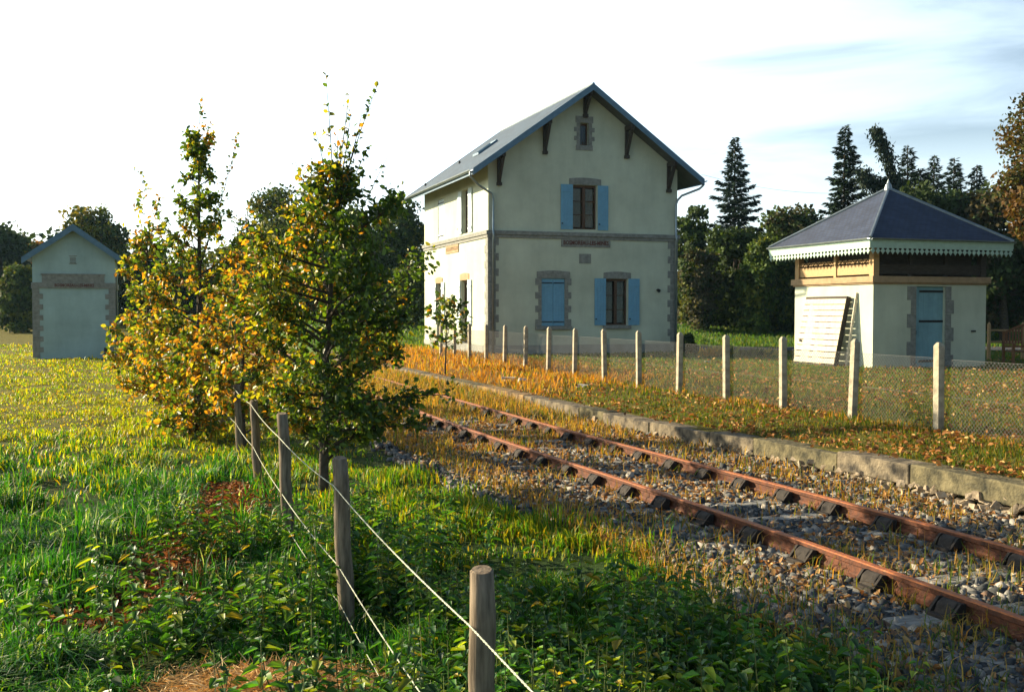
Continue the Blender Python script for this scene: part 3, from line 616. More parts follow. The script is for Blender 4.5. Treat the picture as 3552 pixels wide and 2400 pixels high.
# ================================================================== PLATFORM EDGE (kerb stones on a rubble footing)
def platform():
    root = empty('platform_edge', (0, 0, 0), 0, 'low stone platform edge of long dressed kerb stones above rubble beside the track', 'platform edge')
    rr = random.Random(9); u = -2.0; k = 0; ms = [mat('kerb_stone_%s' % c, b, .9, .45, 5.5, .9, 26, col2=b2, spec=.12) for c, b, b2 in (('grey', (.22, .185, .125), (.045, .042, .036)), ('warm', (.29, .20, .10), (.06, .045, .032)), ('mossy', (.17, .15, .085), (.035, .036, .026)))]
    while u < 46:
        ln = rr.uniform(1.0, 1.9) if u < 24 else rr.uniform(2, 3); a, b = u+.006, u+ln-.006
        sa, sb = float(kerb_s(a)), float(kerb_s(b)); zt = float(kerb_z((a+b)/2))+rr.uniform(-.008, .008); dx = rr.uniform(-.012, .012); h = .24
        P = [W2(a, sa-.05+dx), W2(b, sb-.05+dx), W2(b, sb+.30), W2(a, sa+.30)]
        vs = [(p[0], p[1], zt-h) for p in P] + [(p[0], p[1], zt) for p in P]
        MB().add(vs, [(3,2,1,0),(4,5,6,7),(0,1,5,4),(1,2,6,5),(2,3,7,6),(3,0,4,7)]).build('kerb_stone', ms[rr.choice((0, 0, 1, 2))], root, bevel=.014); u += ln
    # rubble footing: rough stones pushed together
    V = []; F = []; r2 = np.random.default_rng(5); n = 0; mb = MB()
    for u in np.arange(-1, 34, .10):
        for row in range(4):
            u_ = u+r2.normal(0, .04); s = float(kerb_s(u))-.01-.09*(row < 1)-.05*(row < 2)+r2.normal(0, .02); z = .05+row*.05+r2.normal(0, .02)+(kerb_z(u)-.41)*.6-.01; r = r2.uniform(.035, .085)*r2.uniform(.7, 1.2); X, Y = W2(u+r2.normal(0, .03), s)
            rock(mb, (X, Y, float(z)), r, r2)
    mb.build('rubble_footing', mat('pale_rubble', (.46, .38, .27), .95, .75, 5, .5, 30, spec=.1), root)
def rock(mb, c, r, g):
    ph = [(-1,-1,-1),(1,-1,-1),(1,1,-1),(-1,1,-1),(-1,-1,1),(1,-1,1),(1,1,1),(-1,1,1)]
    q = Matrix.Rotation(g.uniform(0, 6.28), 3, 'Z') @ Matrix.Rotation(g.uniform(-.8, .8), 3, 'X'); vs = [Vector(c)+q @ Vector([r*.72*p[i]*g.uniform(.45, 1.15)*(1 if i < 2 else .8) for i in range(3)]) for p in ph]
    mb.add(vs, [(3,2,1,0),(4,5,6,7),(0,1,5,4),(1,2,6,5),(2,3,7,6),(3,0,4,7)])
platform()
# ================================================================== FENCES
def concrete_fence():
    root = empty('concrete_post_fence', (0, 0, 0), 0, 'long row of square concrete posts carrying wire netting along the station lawn', 'fence')
    mb = MB(); h = .052; H = 1.26
    mb.add([(-h,-h,-.3),(h,-h,-.3),(h,h,-.3),(-h,h,-.3),(-h,-h,H-.05),(h,-h,H-.05),(h,h,H-.05),(-h,h,H-.05),(-h*.45,-h*.45,H),(h*.45,-h*.45,H),(h*.45,h*.45,H),(-h*.45,h*.45,H)],
           [(3,2,1,0),(0,1,5,4),(1,2,6,5),(2,3,7,6),(3,0,4,7),(4,5,9,8),(5,6,10,9),(6,7,11,10),(7,4,8,11),(8,9,10,11)])
    us = [0]*19
    post = mb.build('concrete_post', M['concrete'], root, bevel=.006); pts = []; rr = random.Random(2)
    # diamond netting for one bay
    net = MB(); bay = 1.855; d = .062; hh = 1.0; n = int((bay+hh)/d)
    for k in range(-int(hh/d), int(bay/d)+1):
        for sg in (0, 1):
            y0 = k*d; a0 = max(0, -y0); a1 = min(hh, bay-y0)
            if a1-a0 < .02: continue
            ya, yb, za, zb = y0+a0, y0+a1, a0, a1
            if sg: ya, yb = bay-ya, bay-yb
            net.beam((0.001*sg, ya, .06+za), (0.001*sg, yb, .06+zb), .0024, .0024)
    for z in (.06, .55, 1.06): net.beam((.004, 0, z), (.004, bay, z), .003, .003)
    net = net.build('wire_netting', M['wire'], root)
    for i, u in enumerate(us):
        uu = 11.48 + 1.855*(i-4); s = 10.2; X, Y = W2(uu, s); z = float(gz(X, Y)); o = post if i == 0 else copy_part(post, root); o.location = (X, Y, z); o.rotation_euler = (rr.uniform(-.022, .022), rr.uniform(-.022, .022), RZ+rr.uniform(-.08, .08))
        m = net if i == 0 else copy_part(net, root); X, Y = W2(uu, s+.06); m.location = (X, Y, z-.02); m.rotation_euler = (0, 0, RZ)
concrete_fence()
def wood_fence():
    root = empty('wooden_post_fence', (0, 0, 0), 0, 'round grey wooden posts strung with pale twisted wire along the meadow edge', 'fence')
    rr = random.Random(21); tops = []
    # (u, s, top z, lean to the left)
    ps = [(3.65, 1.17, 1.23, .02), (6.88, 1.23, 1.21, .05), (9.75, 1.20, 1.24, .06), (13.3, 1.25, 1.07, .05), (16.1, 1.25, 1.08, .05), (19.6, 1.2, 1.1, .0), (21.8, 1.2, 1.12, .02), (23.6, 1.15, 1.0, .03), (25.6, 1.1, 1.2, 0), (28.6, 1.1, 1.2, .02), (31.6, 1.1, 1.2, 0), (34.6, 1.1, 1.2, 0), (37.6, 1.1, 1.2, 0), (.4, 1.17, 1.2, .0)]
    for i, (u, s, zt, ln) in enumerate(ps):
        X, Y = W2(u, s); z0 = float(gz(X, Y)); r = rr.uniform(.050, .057); mb = MB(); pts = []; rad = []; H = zt-z0+.35
        for k in range(9):
            t = k/8; pts.append((-ln*t*1.1+.006*math.sin(k*1.9+i), .004*math.sin(k*2.7), -.35+H*t)); rad.append(r*(1.06-.10*t)*(1+.03*math.sin(k*3.1+i)))
        rad[-1] *= .93; pts.append((pts[-1][0], 0, pts[-1][2]+.008)); rad.append(r*.72)
        mb.tube(pts, rad, 18); o = mb.build('wooden_post', M['post_wood'], root, smooth=True); o.location = (X, Y, z0)
        me = o.data; [setattr(p, 'use_smooth', abs(p.normal.z) < .8) for p in me.polygons]
        tops.append((u, X, Y, z0, ln, r))
    tops.sort()
    for zw, nm, umax in ((1.03, 'top_wire', 40), (.50, 'middle_wire', 40), (.24, 'low_wire', 12)):
        P = []
        for j, (u, X, Y, z0, ln, r) in enumerate(tops):
            if u > umax: break
            P.append(Vector((X-SX*(r-.002)-ln*zw/1.2, Y-SY*(r+.008), zw)))
        pts = []
        for a, b in zip(P, P[1:]):
            n = 26
            for k in range(n): t = k/n; p = a.lerp(b, t); p.z -= .05*4*t*(1-t)*.5; pts.append(p)
        mb = MB()
        for ph in (0, math.pi):
            q = []; L_ = 0
            for k in range(len(pts)-1):
                for m in range(5):
                    t = m/5; p = pts[k].lerp(pts[k+1], t); an = L_*95+ph; q.append(p + Vector((SX*math.cos(an)*.0022, SY*math.cos(an)*.0022, math.sin(an)*.0022))); L_ += (pts[k+1]-pts[k]).length/5
            mb.tube(q, .0027 if zw > .3 else .0016, 5)
        if zw > 1:  # short tufts of frayed strands and twigs caught on the wire
            for k in (14, 33, 40, 47, 52, 60, 75):
                p = pts[k]; mb.beam(p-Vector((.01, 0, .03)), p+Vector((.012, 0, .035)), .002, .002)
        mb.build('wire', M['rope'], root, smooth=True)
wood_fence()
# ================================================================== VEGETATION
M['leaf'] = mat('oak_leaf', rough=.5, attr=True, trans=.42, spec=.5, tcol=(1.5, 1.4, .35))
M['leaf_far'] = mat('tree_foliage', rough=.7, attr=True, trans=.25, spec=.15, tcol=(1.3, 1.2, .5))
M['needle'] = mat('conifer_needles', rough=.75, attr=True, trans=.08, spec=.15, tcol=(1.1, 1.2, .6))
M['grass'] = mat('grass_blade', rough=.5, attr=True, trans=.44, spec=.2, tcol=(1.15, 1.4, .25))
M['grass_dull'] = mat('dry_grass_blade', rough=.6, attr=True, trans=.42, spec=.15, tcol=(1.25, 1.3, .3))
M['nettle'] = mat('nettle_leaf', rough=.42, attr=True, trans=.40, spec=.45, tcol=(1.5, 1.5, .4))
M['litter'] = mat('dead_leaf', rough=.8, attr=True, trans=.2, spec=.15, tcol=(1.3, 1.0, .6))
M['stone'] = mat('ballast_stone', rough=.85, attr=True, bump=.3, bscale=60, spec=.2)
M['bark'] = mat('dark_bark', (.10, .085, .065), .95, .5, 14, .6, 40, spec=.1)
def norm(a): return a/np.maximum(np.linalg.norm(a, axis=-1, keepdims=True), 1e-9)
def rdir(g, n): return norm(g.normal(size=(n, 3)))
def leaves(name, C, D, N, Ln, Wd, col, m, parent=None, fold=.25, quad=False, droop=0.0, spread=.45):
    D = norm(D); S = norm(np.cross(D, N)); N = np.cross(S, D); Ln = np.asarray(Ln)[:, None]*np.ones((len(C), 1)); Wd = np.asarray(Wd)[:, None]*np.ones((len(C), 1)); n = len(C)
    if quad:
        V = np.stack([C, C+D*Ln*.5+S*Wd*.5, C+D*Ln, C+D*Ln*.5-S*Wd*.5], 1).reshape(-1, 3); F = np.arange(n*4).reshape(n, 4); k = 4
    else:
        up = N*Wd*fold; dn = np.array([0, 0, -1.0])*Ln*droop
        V = np.stack([C, C+D*Ln*.33+S*Wd*.5+up, C+D*Ln*.75+S*Wd*spread*.8+up+dn*.5, C+D*Ln+dn, C+D*Ln*.75-S*Wd*spread*.8+up+dn*.5, C+D*Ln*.33-S*Wd*.5+up], 1).reshape(-1, 3)
        b = np.arange(n)[:, None]*6; F = np.concatenate([b+np.array([[0, 1, 2, 3]]), b+np.array([[0, 3, 4, 5]])], 0); k = 6
    return np_mesh(name, V, F, m, parent, col=np.repeat(col, k, 0))
def limb(mb, a, b, r0, r1, bend, g, n=5, sides=6):
    a, b = np.array(a, float), np.array(b, float); L_ = np.linalg.norm(b-a); pts = []; rad = []; off = g.normal(0, bend*L_, 3)
    for i in range(n+1):
        t = i/n; pts.append(a+(b-a)*t+off*4*t*(1-t)*.5); rad.append(r0+(r1-r0)*t)
    mb.tube(pts, rad, sides); return np.array(pts)
# ---- young oaks and saplings along the fence -------------------------------------------------
def sapling(name, label, X, Y, H, prof, nb, leafsz, pal, seed, lean=(0, 0), tr=.05, twigs=9, lpt=7, shoots=(), z0=None, group=None, extra=(), cat='tree'):
    """prof: list of (height, radius); pal: function(points, g) -> colours"""
    g = np.random.default_rng(seed); zg = float(gz(X, Y)) if z0 is None else z0; root = empty(name, (X, Y, zg), 0, label, cat, group)
    hs = [p[0] for p in prof]; rs = [p[1] for p in prof]; mb = MB(); T = []
    n = 12
    for i in range(n+1): t = i/n; T.append((lean[0]*t*t+.03*math.sin(3*t+seed), lean[1]*t*t+.03*math.sin(4*t+seed*2), H*t-.1))
    mb.tube(T, [tr*(1-.9*i/n)+.003 for i in range(n+1)], 8); mb.build('trunk', M['bark'], root, smooth=True); T = np.array(T)
    def tr_at(z): k = np.clip((z+.1)/H*n, 0, n-.001); i = int(k); return T[i]+(T[i+1]-T[i])*(k-i)
    lb = MB(); tips = []
    for k in range(nb):
        z = hs[0]+(hs[-1]-hs[0])*((k+.5)/nb) ; z += g.normal(0, .05); R_ = np.interp(z, hs, rs)*g.choice([g.uniform(.45, .9), g.uniform(.8, 1.22)]); a = k*2.4+g.normal(0, .35); up = R_*g.uniform(.15, .75)
        p0 = tr_at(max(z-up*.9, .15)); p1 = tr_at(z)+np.array([math.cos(a)*R_, math.sin(a)*R_, up*.25-.05*R_])
        P = limb(lb, p0, p1, .012+.012*R_, .004, .10, g, 5, 5); tips.append((P, R_))
    for (p0, p1, r) in extra: P = limb(lb, np.array(p0), np.array(p1), .02, .004, .06, g, 6, 5); tips.append((P, r))
    C = []; D = []
    for P, R_ in tips:
        nt = max(3, int(twigs*(.5+R_)))
        for _ in range(nt):
            t = g.uniform(.25, 1)**.8; k = t*(len(P)-1)*.999; i = int(k); q = P[i]+(P[i+1]-P[i])*(k-i); d = norm((P[-1]-P[0])*.5/max(R_, .2)+g.normal(0, .55, 3)+np.array([0, 0, .25])); ln = g.uniform(.12, .32)*(.6+.5*R_)
            e = q+d*ln; limb(lb, q, e, .004, .0018, .08, g, 2, 3)
            m_ = g.integers(max(2, lpt-3), lpt+3); tt = g.uniform(.3, 1.05, m_)[:, None]; c = q+d*ln*tt+g.normal(0, .03, (m_, 3)); C.append(c); D.append(d*.5+g.normal(0, .7, (m_, 3)))
    for (x, y, za, zb, w_) in shoots:   # thin upright leaders with sparse leaves
        a = tr_at(za); P = limb(lb, a, (x, y, zb), .012, .003, .02, g, 8, 4)
        m_ = int((zb-za)*26); t = g.random(m_)**.8; k = t*(len(P)-1)*.999; i = k.astype(int); q = P[i]+(P[i+1]-P[i])*(k-i)[:, None]; C.append(q+g.normal(0, w_, (m_, 3))*np.array([1, 1, .5])*(1.25-t[:, None])); D.append(g.normal(0, .6, (m_, 3))+np.array([0, 0, .5]))
    lb.build('branches', M['bark'], root)
    C = np.concatenate(C); D = np.concatenate(D); n_ = len(C); N = norm(g.normal(0, .8, (n_, 3))+np.array([0, 0, .55])); s = leafsz*g.uniform(.6, 1.25, n_)
    leaves('foliage', C, D, N, s, s*.62, pal(C, g), M['leaf'], root, fold=.2, droop=.15); return root, n_
def pal_mix(cols, wts, patch=None, var=.25):
    cols = np.array(cols)
    def f(C, g):
        n = len(C); wt = np.array(wts, float)[None].repeat(n, 0)
        if patch is not None: wt = patch(C, wt)
        wt = wt/wt.sum(1, keepdims=True); cum = wt.cumsum(1); idx = (g.random(n)[:, None] > cum).sum(1).clip(0, len(cols)-1)
        return cols[idx]*g.uniform(1-var, 1+var, (n, 1))
    return f
GR, GD, YG, OR, BR = (.085, .155, .02), (.04, .085, .018), (.32, .31, .03), (.50, .24, .03), (.26, .11, .03)
def patch_main(C, w):
    # more yellow and orange leaves on the side away from the line and here and there elsewhere
    p = sm(-C[:, 0]+.2*C[:, 2], .15, 1.1) + .8*(vn(C[:, 0]*1+5, C[:, 2], .33) > .74); w = w.copy(); w[:, 2] += .45*p; w[:, 3] += .22*p; return w
sapling('oak_sapling', 'largest leafy green young oak standing right beside the wooden fence with bare-tipped leader shoots', -2.2, 12.2, 4.0,
        [(.7, .55), (1.05, 1.0), (1.6, 1.12), (2.3, 1.05), (2.9, .88), (3.4, .55), (3.8, .24)], 58, .076, pal_mix([GR, GD, YG, OR], [.5, .45, .07, .02], patch_main), 5, lean=(.12, 0), tr=.062, twigs=18, lpt=12,
        shoots=((.02, 0, 3.2, 4.95, .045), (.28, .1, 3.3, 4.72, .05), (.45, 0, 3.2, 4.5, .05), (-.12, .1, 3.2, 4.3, .05), (.62, .1, 3.3, 4.85, .02), (.18, -.1, 3.0, 4.3, .07), (.52, 0, 3.2, 4.1, .05), (-.35, 0, 2.6, 3.95, .08), (.75, 0, 2.6, 4.0, .08), (-.55, .1, 2.2, 3.6, .09), (.3, .1, 3.2, 4.5, .07)),
        extra=(((0.1, 0, 1.0), (1.45, .1, 1.18), .5), ((.1, 0, .75), (1.15, -.2, .85), .5), ((.1, 0, .6), (.85, .1, .95), .4), ((0, 0, .45), (-.55, .1, .9), .3)))
def patch_t2(C, w): p = .8*sm(-C[:, 2], -2.2, -.6)[:] + .7*(vn(C[:, 0]+9, C[:, 2], .5) > .70); w = w.copy(); w[:, 3] += .75*p; w[:, 2] += .45*p; return w
sapling('oak_sapling', 'tall slender young oak with green top and orange skirt', -6.0, 20.0, 5.6,
        [(.6, .8), (1.1, 1.25), (1.8, 1.25), (2.7, 1.1), (3.5, .8), (4.2, .42), (5.0, .28), (5.7, .15)], 52, .10, pal_mix([GR, GD, YG, OR], [.48, .22, .26, .03], patch_t2), 17, lean=(-.05, 0), tr=.075, twigs=13, lpt=10,
        shoots=((.05, 0, 5.0, 6.3, .06), (-1.25, .1, 2.6, 4.95, .09), (.75, 0, 3.0, 5.6, .05), (.45, .1, 3.0, 4.7, .13), (-.5, 0, 3.0, 4.6, .13), (-.9, 0, 2.8, 4.3, .12), (-1.5, 0, 2.0, 3.9, .1), (1.1, 0, 2.4, 4.2, .12), (.2, 0, 4.6, 5.9, .12)))
def patch_o(C, w): p = (vn(C[:, 0]+3, C[:, 2]+7, .45) > .45)*1.0; w = w.copy(); w[:, 3] += .6*p; return w
sapling('oak_sapling', 'orange-leaved young oak between the tall slender one and the largest green one', -4.2, 16.2, 3.2,
        [(.5, .6), (1.1, .8), (1.8, .7), (2.4, .5), (3.0, .25)], 32, .088, pal_mix([GR, GD, YG, OR, BR], [.32, .22, .42, .2, .06], patch_o), 23, tr=.045, twigs=14, lpt=10, shoots=((.1, 0, 2.6, 3.9, .1), (-.4, 0, 2.2, 3.5, .1)))
sapling('bushy_sapling', 'low spreading bush of orange leaves at the foot of the slender oak', -7.4, 22.6, 2.1,
        [(.3, .9), (.8, 1.15), (1.3, .95), (1.9, .5)], 40, .10, pal_mix([GR, YG, OR, BR], [.34, .42, .3, .06]), 31, tr=.04, twigs=15, lpt=10, cat='bush')
sapling('bushy_sapling', 'tangled yellow-green hedge sapling filling the gap behind the middle wooden posts', -5.4, 17.6, 1.9,
        [(.1, .6), (.6, .9), (1.2, .8), (1.8, .4)], 34, .11, pal_mix([GR, GD, YG, OR], [.3, .3, .4, .35]), 37, tr=.035, twigs=12, lpt=8, cat='bush')
sapling('oak_sapling', 'yellow-tinged slim sapling with thin upright shoots nearest the pale hut roof', -8.6, 24.5, 4.2,
        [(.8, .6), (1.4, .9), (2.3, .8), (3.2, .5), (4.1, .25)], 30, .13, pal_mix([GR, GD, YG, OR], [.3, .15, .45, .25]), 41, tr=.05, twigs=13, lpt=7, shoots=((-.2, 0, 3.4, 5.0, .1), (.3, 0, 3.3, 4.9, .1)))
sapling('oak_sapling', 'small dark-leaved sapling against the sunlit track side of the station house', -1.95, 30.5, 2.3,
        [(.9, .35), (1.3, .75), (1.8, .6), (2.3, .35), (2.6, .15)], 20, .17, pal_mix([GR, GD, YG, OR], [.4, .5, .1, .1]), 43, tr=.03, twigs=5, lpt=5, shoots=((.25, 0, 1.0, 2.1, .1),))
# ---- background trees ------------------------------------------------------------------------
def broad_tree(label, X, Y, zt, zb, rx, cols, wts, seed, n=6500, leaf=.30, ry=None, name='broadleaf_tree', group='broadleaved trees behind the buildings', nclump=75, full=None, trunk=.22, cr=.30, cat='tree', flat=.0):
    g = np.random.default_rng(seed); z0 = float(gz(X, Y)); ry = ry or rx; root = empty(name, (X, Y, z0), 0, label, cat, group); zt -= z0; zb -= z0; hz = (zt-zb)/2; cz = (zt+zb)/2
    d = rdir(g, nclump); rad = g.uniform(.45, .86, nclump)[:, None]; K = d*rad*np.array([rx, ry, hz]); K[:, 2] += cz
    if full is None: full = 'shrub' in name
    if full:
        K[:, 2] = zb+(zt-zb)*g.uniform(.06, .88, nclump); q = (K[:, 2]-zb)/(zt-zb); rr_ = np.sqrt(np.clip(1-(q*.95)**2.6, .05, 1))*g.uniform(.35, .85, nclump); a_ = g.uniform(0, 6.283, nclump); K[:, 0] = np.cos(a_)*rr_*rx; K[:, 1] = np.sin(a_)*rr_*ry
    mb = MB(); H = cz+hz*.3; T = [(0.0, 0.0, -.3)] + [(.12*math.sin(seed+i), .1*math.cos(seed*2+i), H*(i+1)/5) for i in range(5)]
    mb.tube(T, [trunk*(1.15-.19*i) for i in range(6)], 8); mb.build('trunk', M['bark'], root, smooth=True)
    lb = MB()
    for k in range(0, nclump, 3):
        a = np.array(T[2+k % 4]); limb(lb, a, K[k], trunk*.32, .03, .08, g, 4, 4)
    lb.build('limbs', M['bark'], root)
    sz = g.uniform(.6, 1.35, nclump)*cr*min(rx, hz); per = np.maximum((n*sz**2/np.sum(sz**2)).astype(int), 5); idx = np.repeat(np.arange(nclump), per); m_ = len(idx)
    o = rdir(g, m_)*(g.random((m_, 1))**.45)*sz[idx][:, None]*np.array([1.1, 1.1, .85]); C = K[idx]+o
    tone = g.uniform(.7, 1.3, nclump)[idx][:, None]; ci = np.array(cols); pick = g.choice(len(cols), m_, p=np.array(wts)/sum(wts)); kp = g.choice(len(cols), nclump, p=np.array(wts)/sum(wts))[idx]; pick = np.where(g.random(m_) < .65, kp, pick)
    col = ci[pick]*tone*g.uniform(.8, 1.2, (m_, 1)); N = norm(o/np.maximum(sz[idx][:, None], .01)+g.normal(0, .6, (m_, 3))); s = leaf*g.uniform(.6, 1.3, m_)
    leaves('crown', C, rdir(g, m_), N, s, s*.75, col, M['leaf_far'], root, quad=True); return root
def conifer(label, X, Y, zt, zb, r, seed, n=9000, leaf=.35, col=(.016, .035, .016), lean=(0, 0), group='dark conifers behind the station', tiers=None, power=.9, sparse=.0, trunk=.16):
    g = np.random.default_rng(seed); z0 = float(gz(X, Y)); zt -= z0; zb -= z0; root = empty('conifer_tree', (X, Y, z0), 0, label, 'conifer', group); H = zt
    mb = MB(); T = [(lean[0]*(t**1.5), lean[1]*t, -.3+(H+.3)*t) for t in np.linspace(0, 1, 8)]; mb.tube(T, [trunk*(1-.93*t)+.01 for t in np.linspace(0, 1, 8)], 7); mb.build('trunk', M['bark'], root, smooth=True)
    T = np.array(T); nb = tiers or int((zt-zb)*15); lb = MB(); C = []; D = []; Sx = []
    for k in range(nb):
        t = (k+g.random())/nb; z = zb+(zt-zb)*t; R_ = r*(1-t)**power*g.choice([g.uniform(.5, .85), g.uniform(.8, 1.2)])+.05; a = k*2.399+g.normal(0, .3)
        kk = np.clip((z+.3)/(H+.3)*7, 0, 6.99); i = int(kk); p0 = T[i]+(T[i+1]-T[i])*(kk-i); dr = np.array([math.cos(a), math.sin(a), 0]); tipz = R_*(-.30+.5*t+g.normal(0, .08))
        P = [p0+dr*R_*q+np.array([0, 0, (tipz-.15*R_)*q+.22*R_*q*q]) for q in (0, .33, .66, 1)]
        if R_ > .25: lb.tube(P, [.03*min(R_, 2)+.01, .02, .012, .006], 3, cap=False)
        m_ = int(max(14, n/nb*(R_/(r*.5+.1))*.9)); q = g.random(m_)**.75; side = g.normal(0, 1, m_)*.19*R_*(1.15-q); sv = np.array([-dr[1], dr[0], 0])
        c = p0+dr*(R_*q)[:, None]+np.array([0, 0, 1.])*((tipz-.15*R_)*q+.22*R_*q*q)[:, None]+sv*side[:, None]; c[:, 2] += -abs(side)*.35-g.random(m_)*.10
        C.append(c); D.append(dr*.8+sv*np.sign(side)[:, None]*.7+g.normal(0, .25, (m_, 3))+np.array([0, 0, -.25]))
    lb.build('limbs', M['bark'], root); C = np.concatenate(C); D = np.concatenate(D); m_ = len(C); s = leaf*g.uniform(.6, 1.2, m_)
    colr = np.array(col)*g.uniform(.6, 1.5, (m_, 1)); leaves('crown', C, D, norm(g.normal(0, .35, (m_, 3))+np.array([0, 0, 1.])), s, s*.34, colr, M['needle'], root, quad=True); return root
def at(px, Z): return (px-1162)/2350*Z
def zy(py, Z): return CAMZ+(705-py)*Z/2350
def bt(label, px, Z, ytop, ybot, wpx, cols, wts, seed, **k): broad_tree(label, at(px, Z), Z, zy(ytop, Z), zy(ybot, Z), wpx/2350*Z/2, cols, wts, seed, **k)
def cf(label, px, Z, ytop, ybot, wpx, seed, **k): conifer(label, at(px, Z), Z, zy(ytop, Z), zy(ybot, Z), wpx/2350*Z/2, seed, **k)
DG, MG, OL, YL, RU = (.035, .06, .018), (.06, .10, .022), (.12, .14, .022), (.20, .17, .025), (.26, .12, .025)
bt('tall dark tree at the left edge of the picture behind the pale hut', 8, 92, 492, 740, 150, [DG, MG], [.8, .2], 101, n=8000, leaf=.4)
bt('green bush under the dark tree left of the pale hut', 38, 78, 590, 752, 92, [MG, DG, OL], [.6, .3, .2], 102, n=5500, leaf=.3, name='broadleaf_shrub', cat='bush', trunk=.1)
bt('rust-tinged low tree showing left of the pale hut roof', 92, 98, 515, 740, 110, [RU, YL, MG], [.5, .3, .3], 103, leaf=.38)
bt('round yellow-green oak rising behind the pale hut roof', 208, 82, 443, 720, 165, [OL, YL, MG, DG], [.4, .3, .3, .2], 104, n=9000, leaf=.33)
bt('dark low tree between the pale hut and the slender oak', 312, 88, 560, 745, 170, [DG, MG], [.6, .4], 105, leaf=.38)
bt('dark tree seen through the slender oak foliage', 440, 90, 600, 745, 190, [DG, MG, OL], [.5, .4, .2], 106, leaf=.4)
bt('broad domed tree of dark green and olive left of the large young oak', 645, 76, 402, 700, 225, [MG, DG, OL, YL], [.4, .35, .35, .08], 107, n=13000, leaf=.3, nclump=120, cr=.25)
bt('olive tree half hidden beside the domed tree', 560, 80, 520, 745, 150, [OL, MG, DG], [.4, .3, .3], 108, leaf=.32)
bt('rounded tree whose top shows right of the leader shoots of the large young oak', 800, 84, 430, 740, 190, [MG, DG, OL], [.4, .4, .2], 109, n=8500, leaf=.33)
bt('dark bushy tree against the left end of the station roof', 905, 74, 413, 740, 150, [DG, MG, OL], [.45, .35, .2], 110, n=9000, leaf=.3)
bt('reddish-brown shrub in front of the domed tree', 700, 66, 590, 742, 150, [RU, OL, MG], [.3, .4, .3], 111, leaf=.27, name='broadleaf_shrub', cat='bush', trunk=.1)
bt('shrub filling the space left of the station house', 900, 60, 600, 760, 140, [DG, MG, OL], [.4, .3, .3], 112, leaf=.25, name='broadleaf_shrub', cat='bush', trunk=.1)
# right of the house
bt('leafy tree just right of the station gable', 1562, 66, 436, 745, 105, [MG, DG], [.5, .5], 120, leaf=.26, n=9000, full=True)
cf('broad solitary fir standing between the house and the pavilion', 1665, 66, 314, 640, 215, 121, n=26000, leaf=.34, col=(.02, .042, .026), power=1.0)
bt('twiggy pale shrub right beside the station house corner', 1585, 58, 545, 752, 110, [(.09, .085, .05), OL, DG], [.5, .2, .4], 122, leaf=.2, n=9000, name='broadleaf_shrub', cat='bush', trunk=.08)
bt('dark evergreen shrub below the solitary fir', 1665, 60, 500, 752, 150, [DG, MG], [.6, .4], 123, leaf=.24, n=14000, name='broadleaf_shrub', cat='bush', trunk=.12)
bt('olive laurel-like shrub close to the left wall of the pavilion', 1740, 57, 520, 754, 130, [MG, OL, DG], [.5, .3, .3], 124, leaf=.22, n=14000, name='broadleaf_shrub', cat='bush', trunk=.12)
bt('rounded dark tree between the two large conifers', 1795, 68, 452, 750, 175, [(.05, .05, .02), DG, MG], [.3, .5, .3], 125, leaf=.28, n=14000, full=True)
bt('black-green shrub directly behind the left corner of the pavilion', 1850, 60, 540, 754, 170, [DG], [1], 126, leaf=.26, n=12000, name='broadleaf_shrub', cat='bush', trunk=.12)
cf('pointed fir rising behind the left slope of the pavilion roof', 1913, 60, 288, 660, 220, 127, n=28000, leaf=.34, power=1.0)
cf('small spiky spruce second right of the pavilion finial', 2055, 60, 332, 730, 220, 128, n=26000, leaf=.3, power=.85)
cf('spruce third right of the pavilion finial', 2115, 62, 354, 730, 220, 129, n=26000, leaf=.3, power=.85)
cf('spruce fourth right of the pavilion finial', 2160, 60, 360, 730, 220, 130, n=26000, leaf=.3, power=.85)
cf('thin spruce tip nearest the brown oak', 2212, 60, 376, 730, 210, 131, n=24000, leaf=.3, power=.85)
cf('low spruce directly behind the pavilion finial', 2010, 58, 400, 730, 170, 132, n=16000, leaf=.32, power=.5)
cf('short spruce between the two spiky spruces behind the roof', 2085, 58, 385, 730, 150, 133, n=16000, leaf=.32, power=.5)
bt('dark hedge mass behind the right side of the pavilion', 2110, 54, 408, 748, 270, [DG], [1], 134, leaf=.28, n=26000, name='broadleaf_shrub', cat='bush')
bt('dark hedge tree at the right edge behind the bench', 2280, 52, 395, 748, 250, [DG, (.06, .05, .02)], [.7, .3], 135, leaf=.28, n=20000, name='broadleaf_shrub', cat='bush')
bt('dark bush behind the doorway side of the pavilion', 1960, 56, 480, 750, 220, [DG], [1], 136, leaf=.28, n=14000, name='broadleaf_shrub', cat='bush')
for i, (px, top, lb) in enumerate(((1600, 560, 'shadowy tree of the back row nearest the station house'), (1700, 540, 'shadowy back-row tree behind the solitary fir'), (1790, 520, 'shadowy back-row tree left of the pointed fir'), (1880, 520, 'shadowy back-row tree behind the pointed fir'))):
    bt(lb, px, 76, top, 748, 150, [DG], [1], 160+i, leaf=.34, n=9000, full=True)
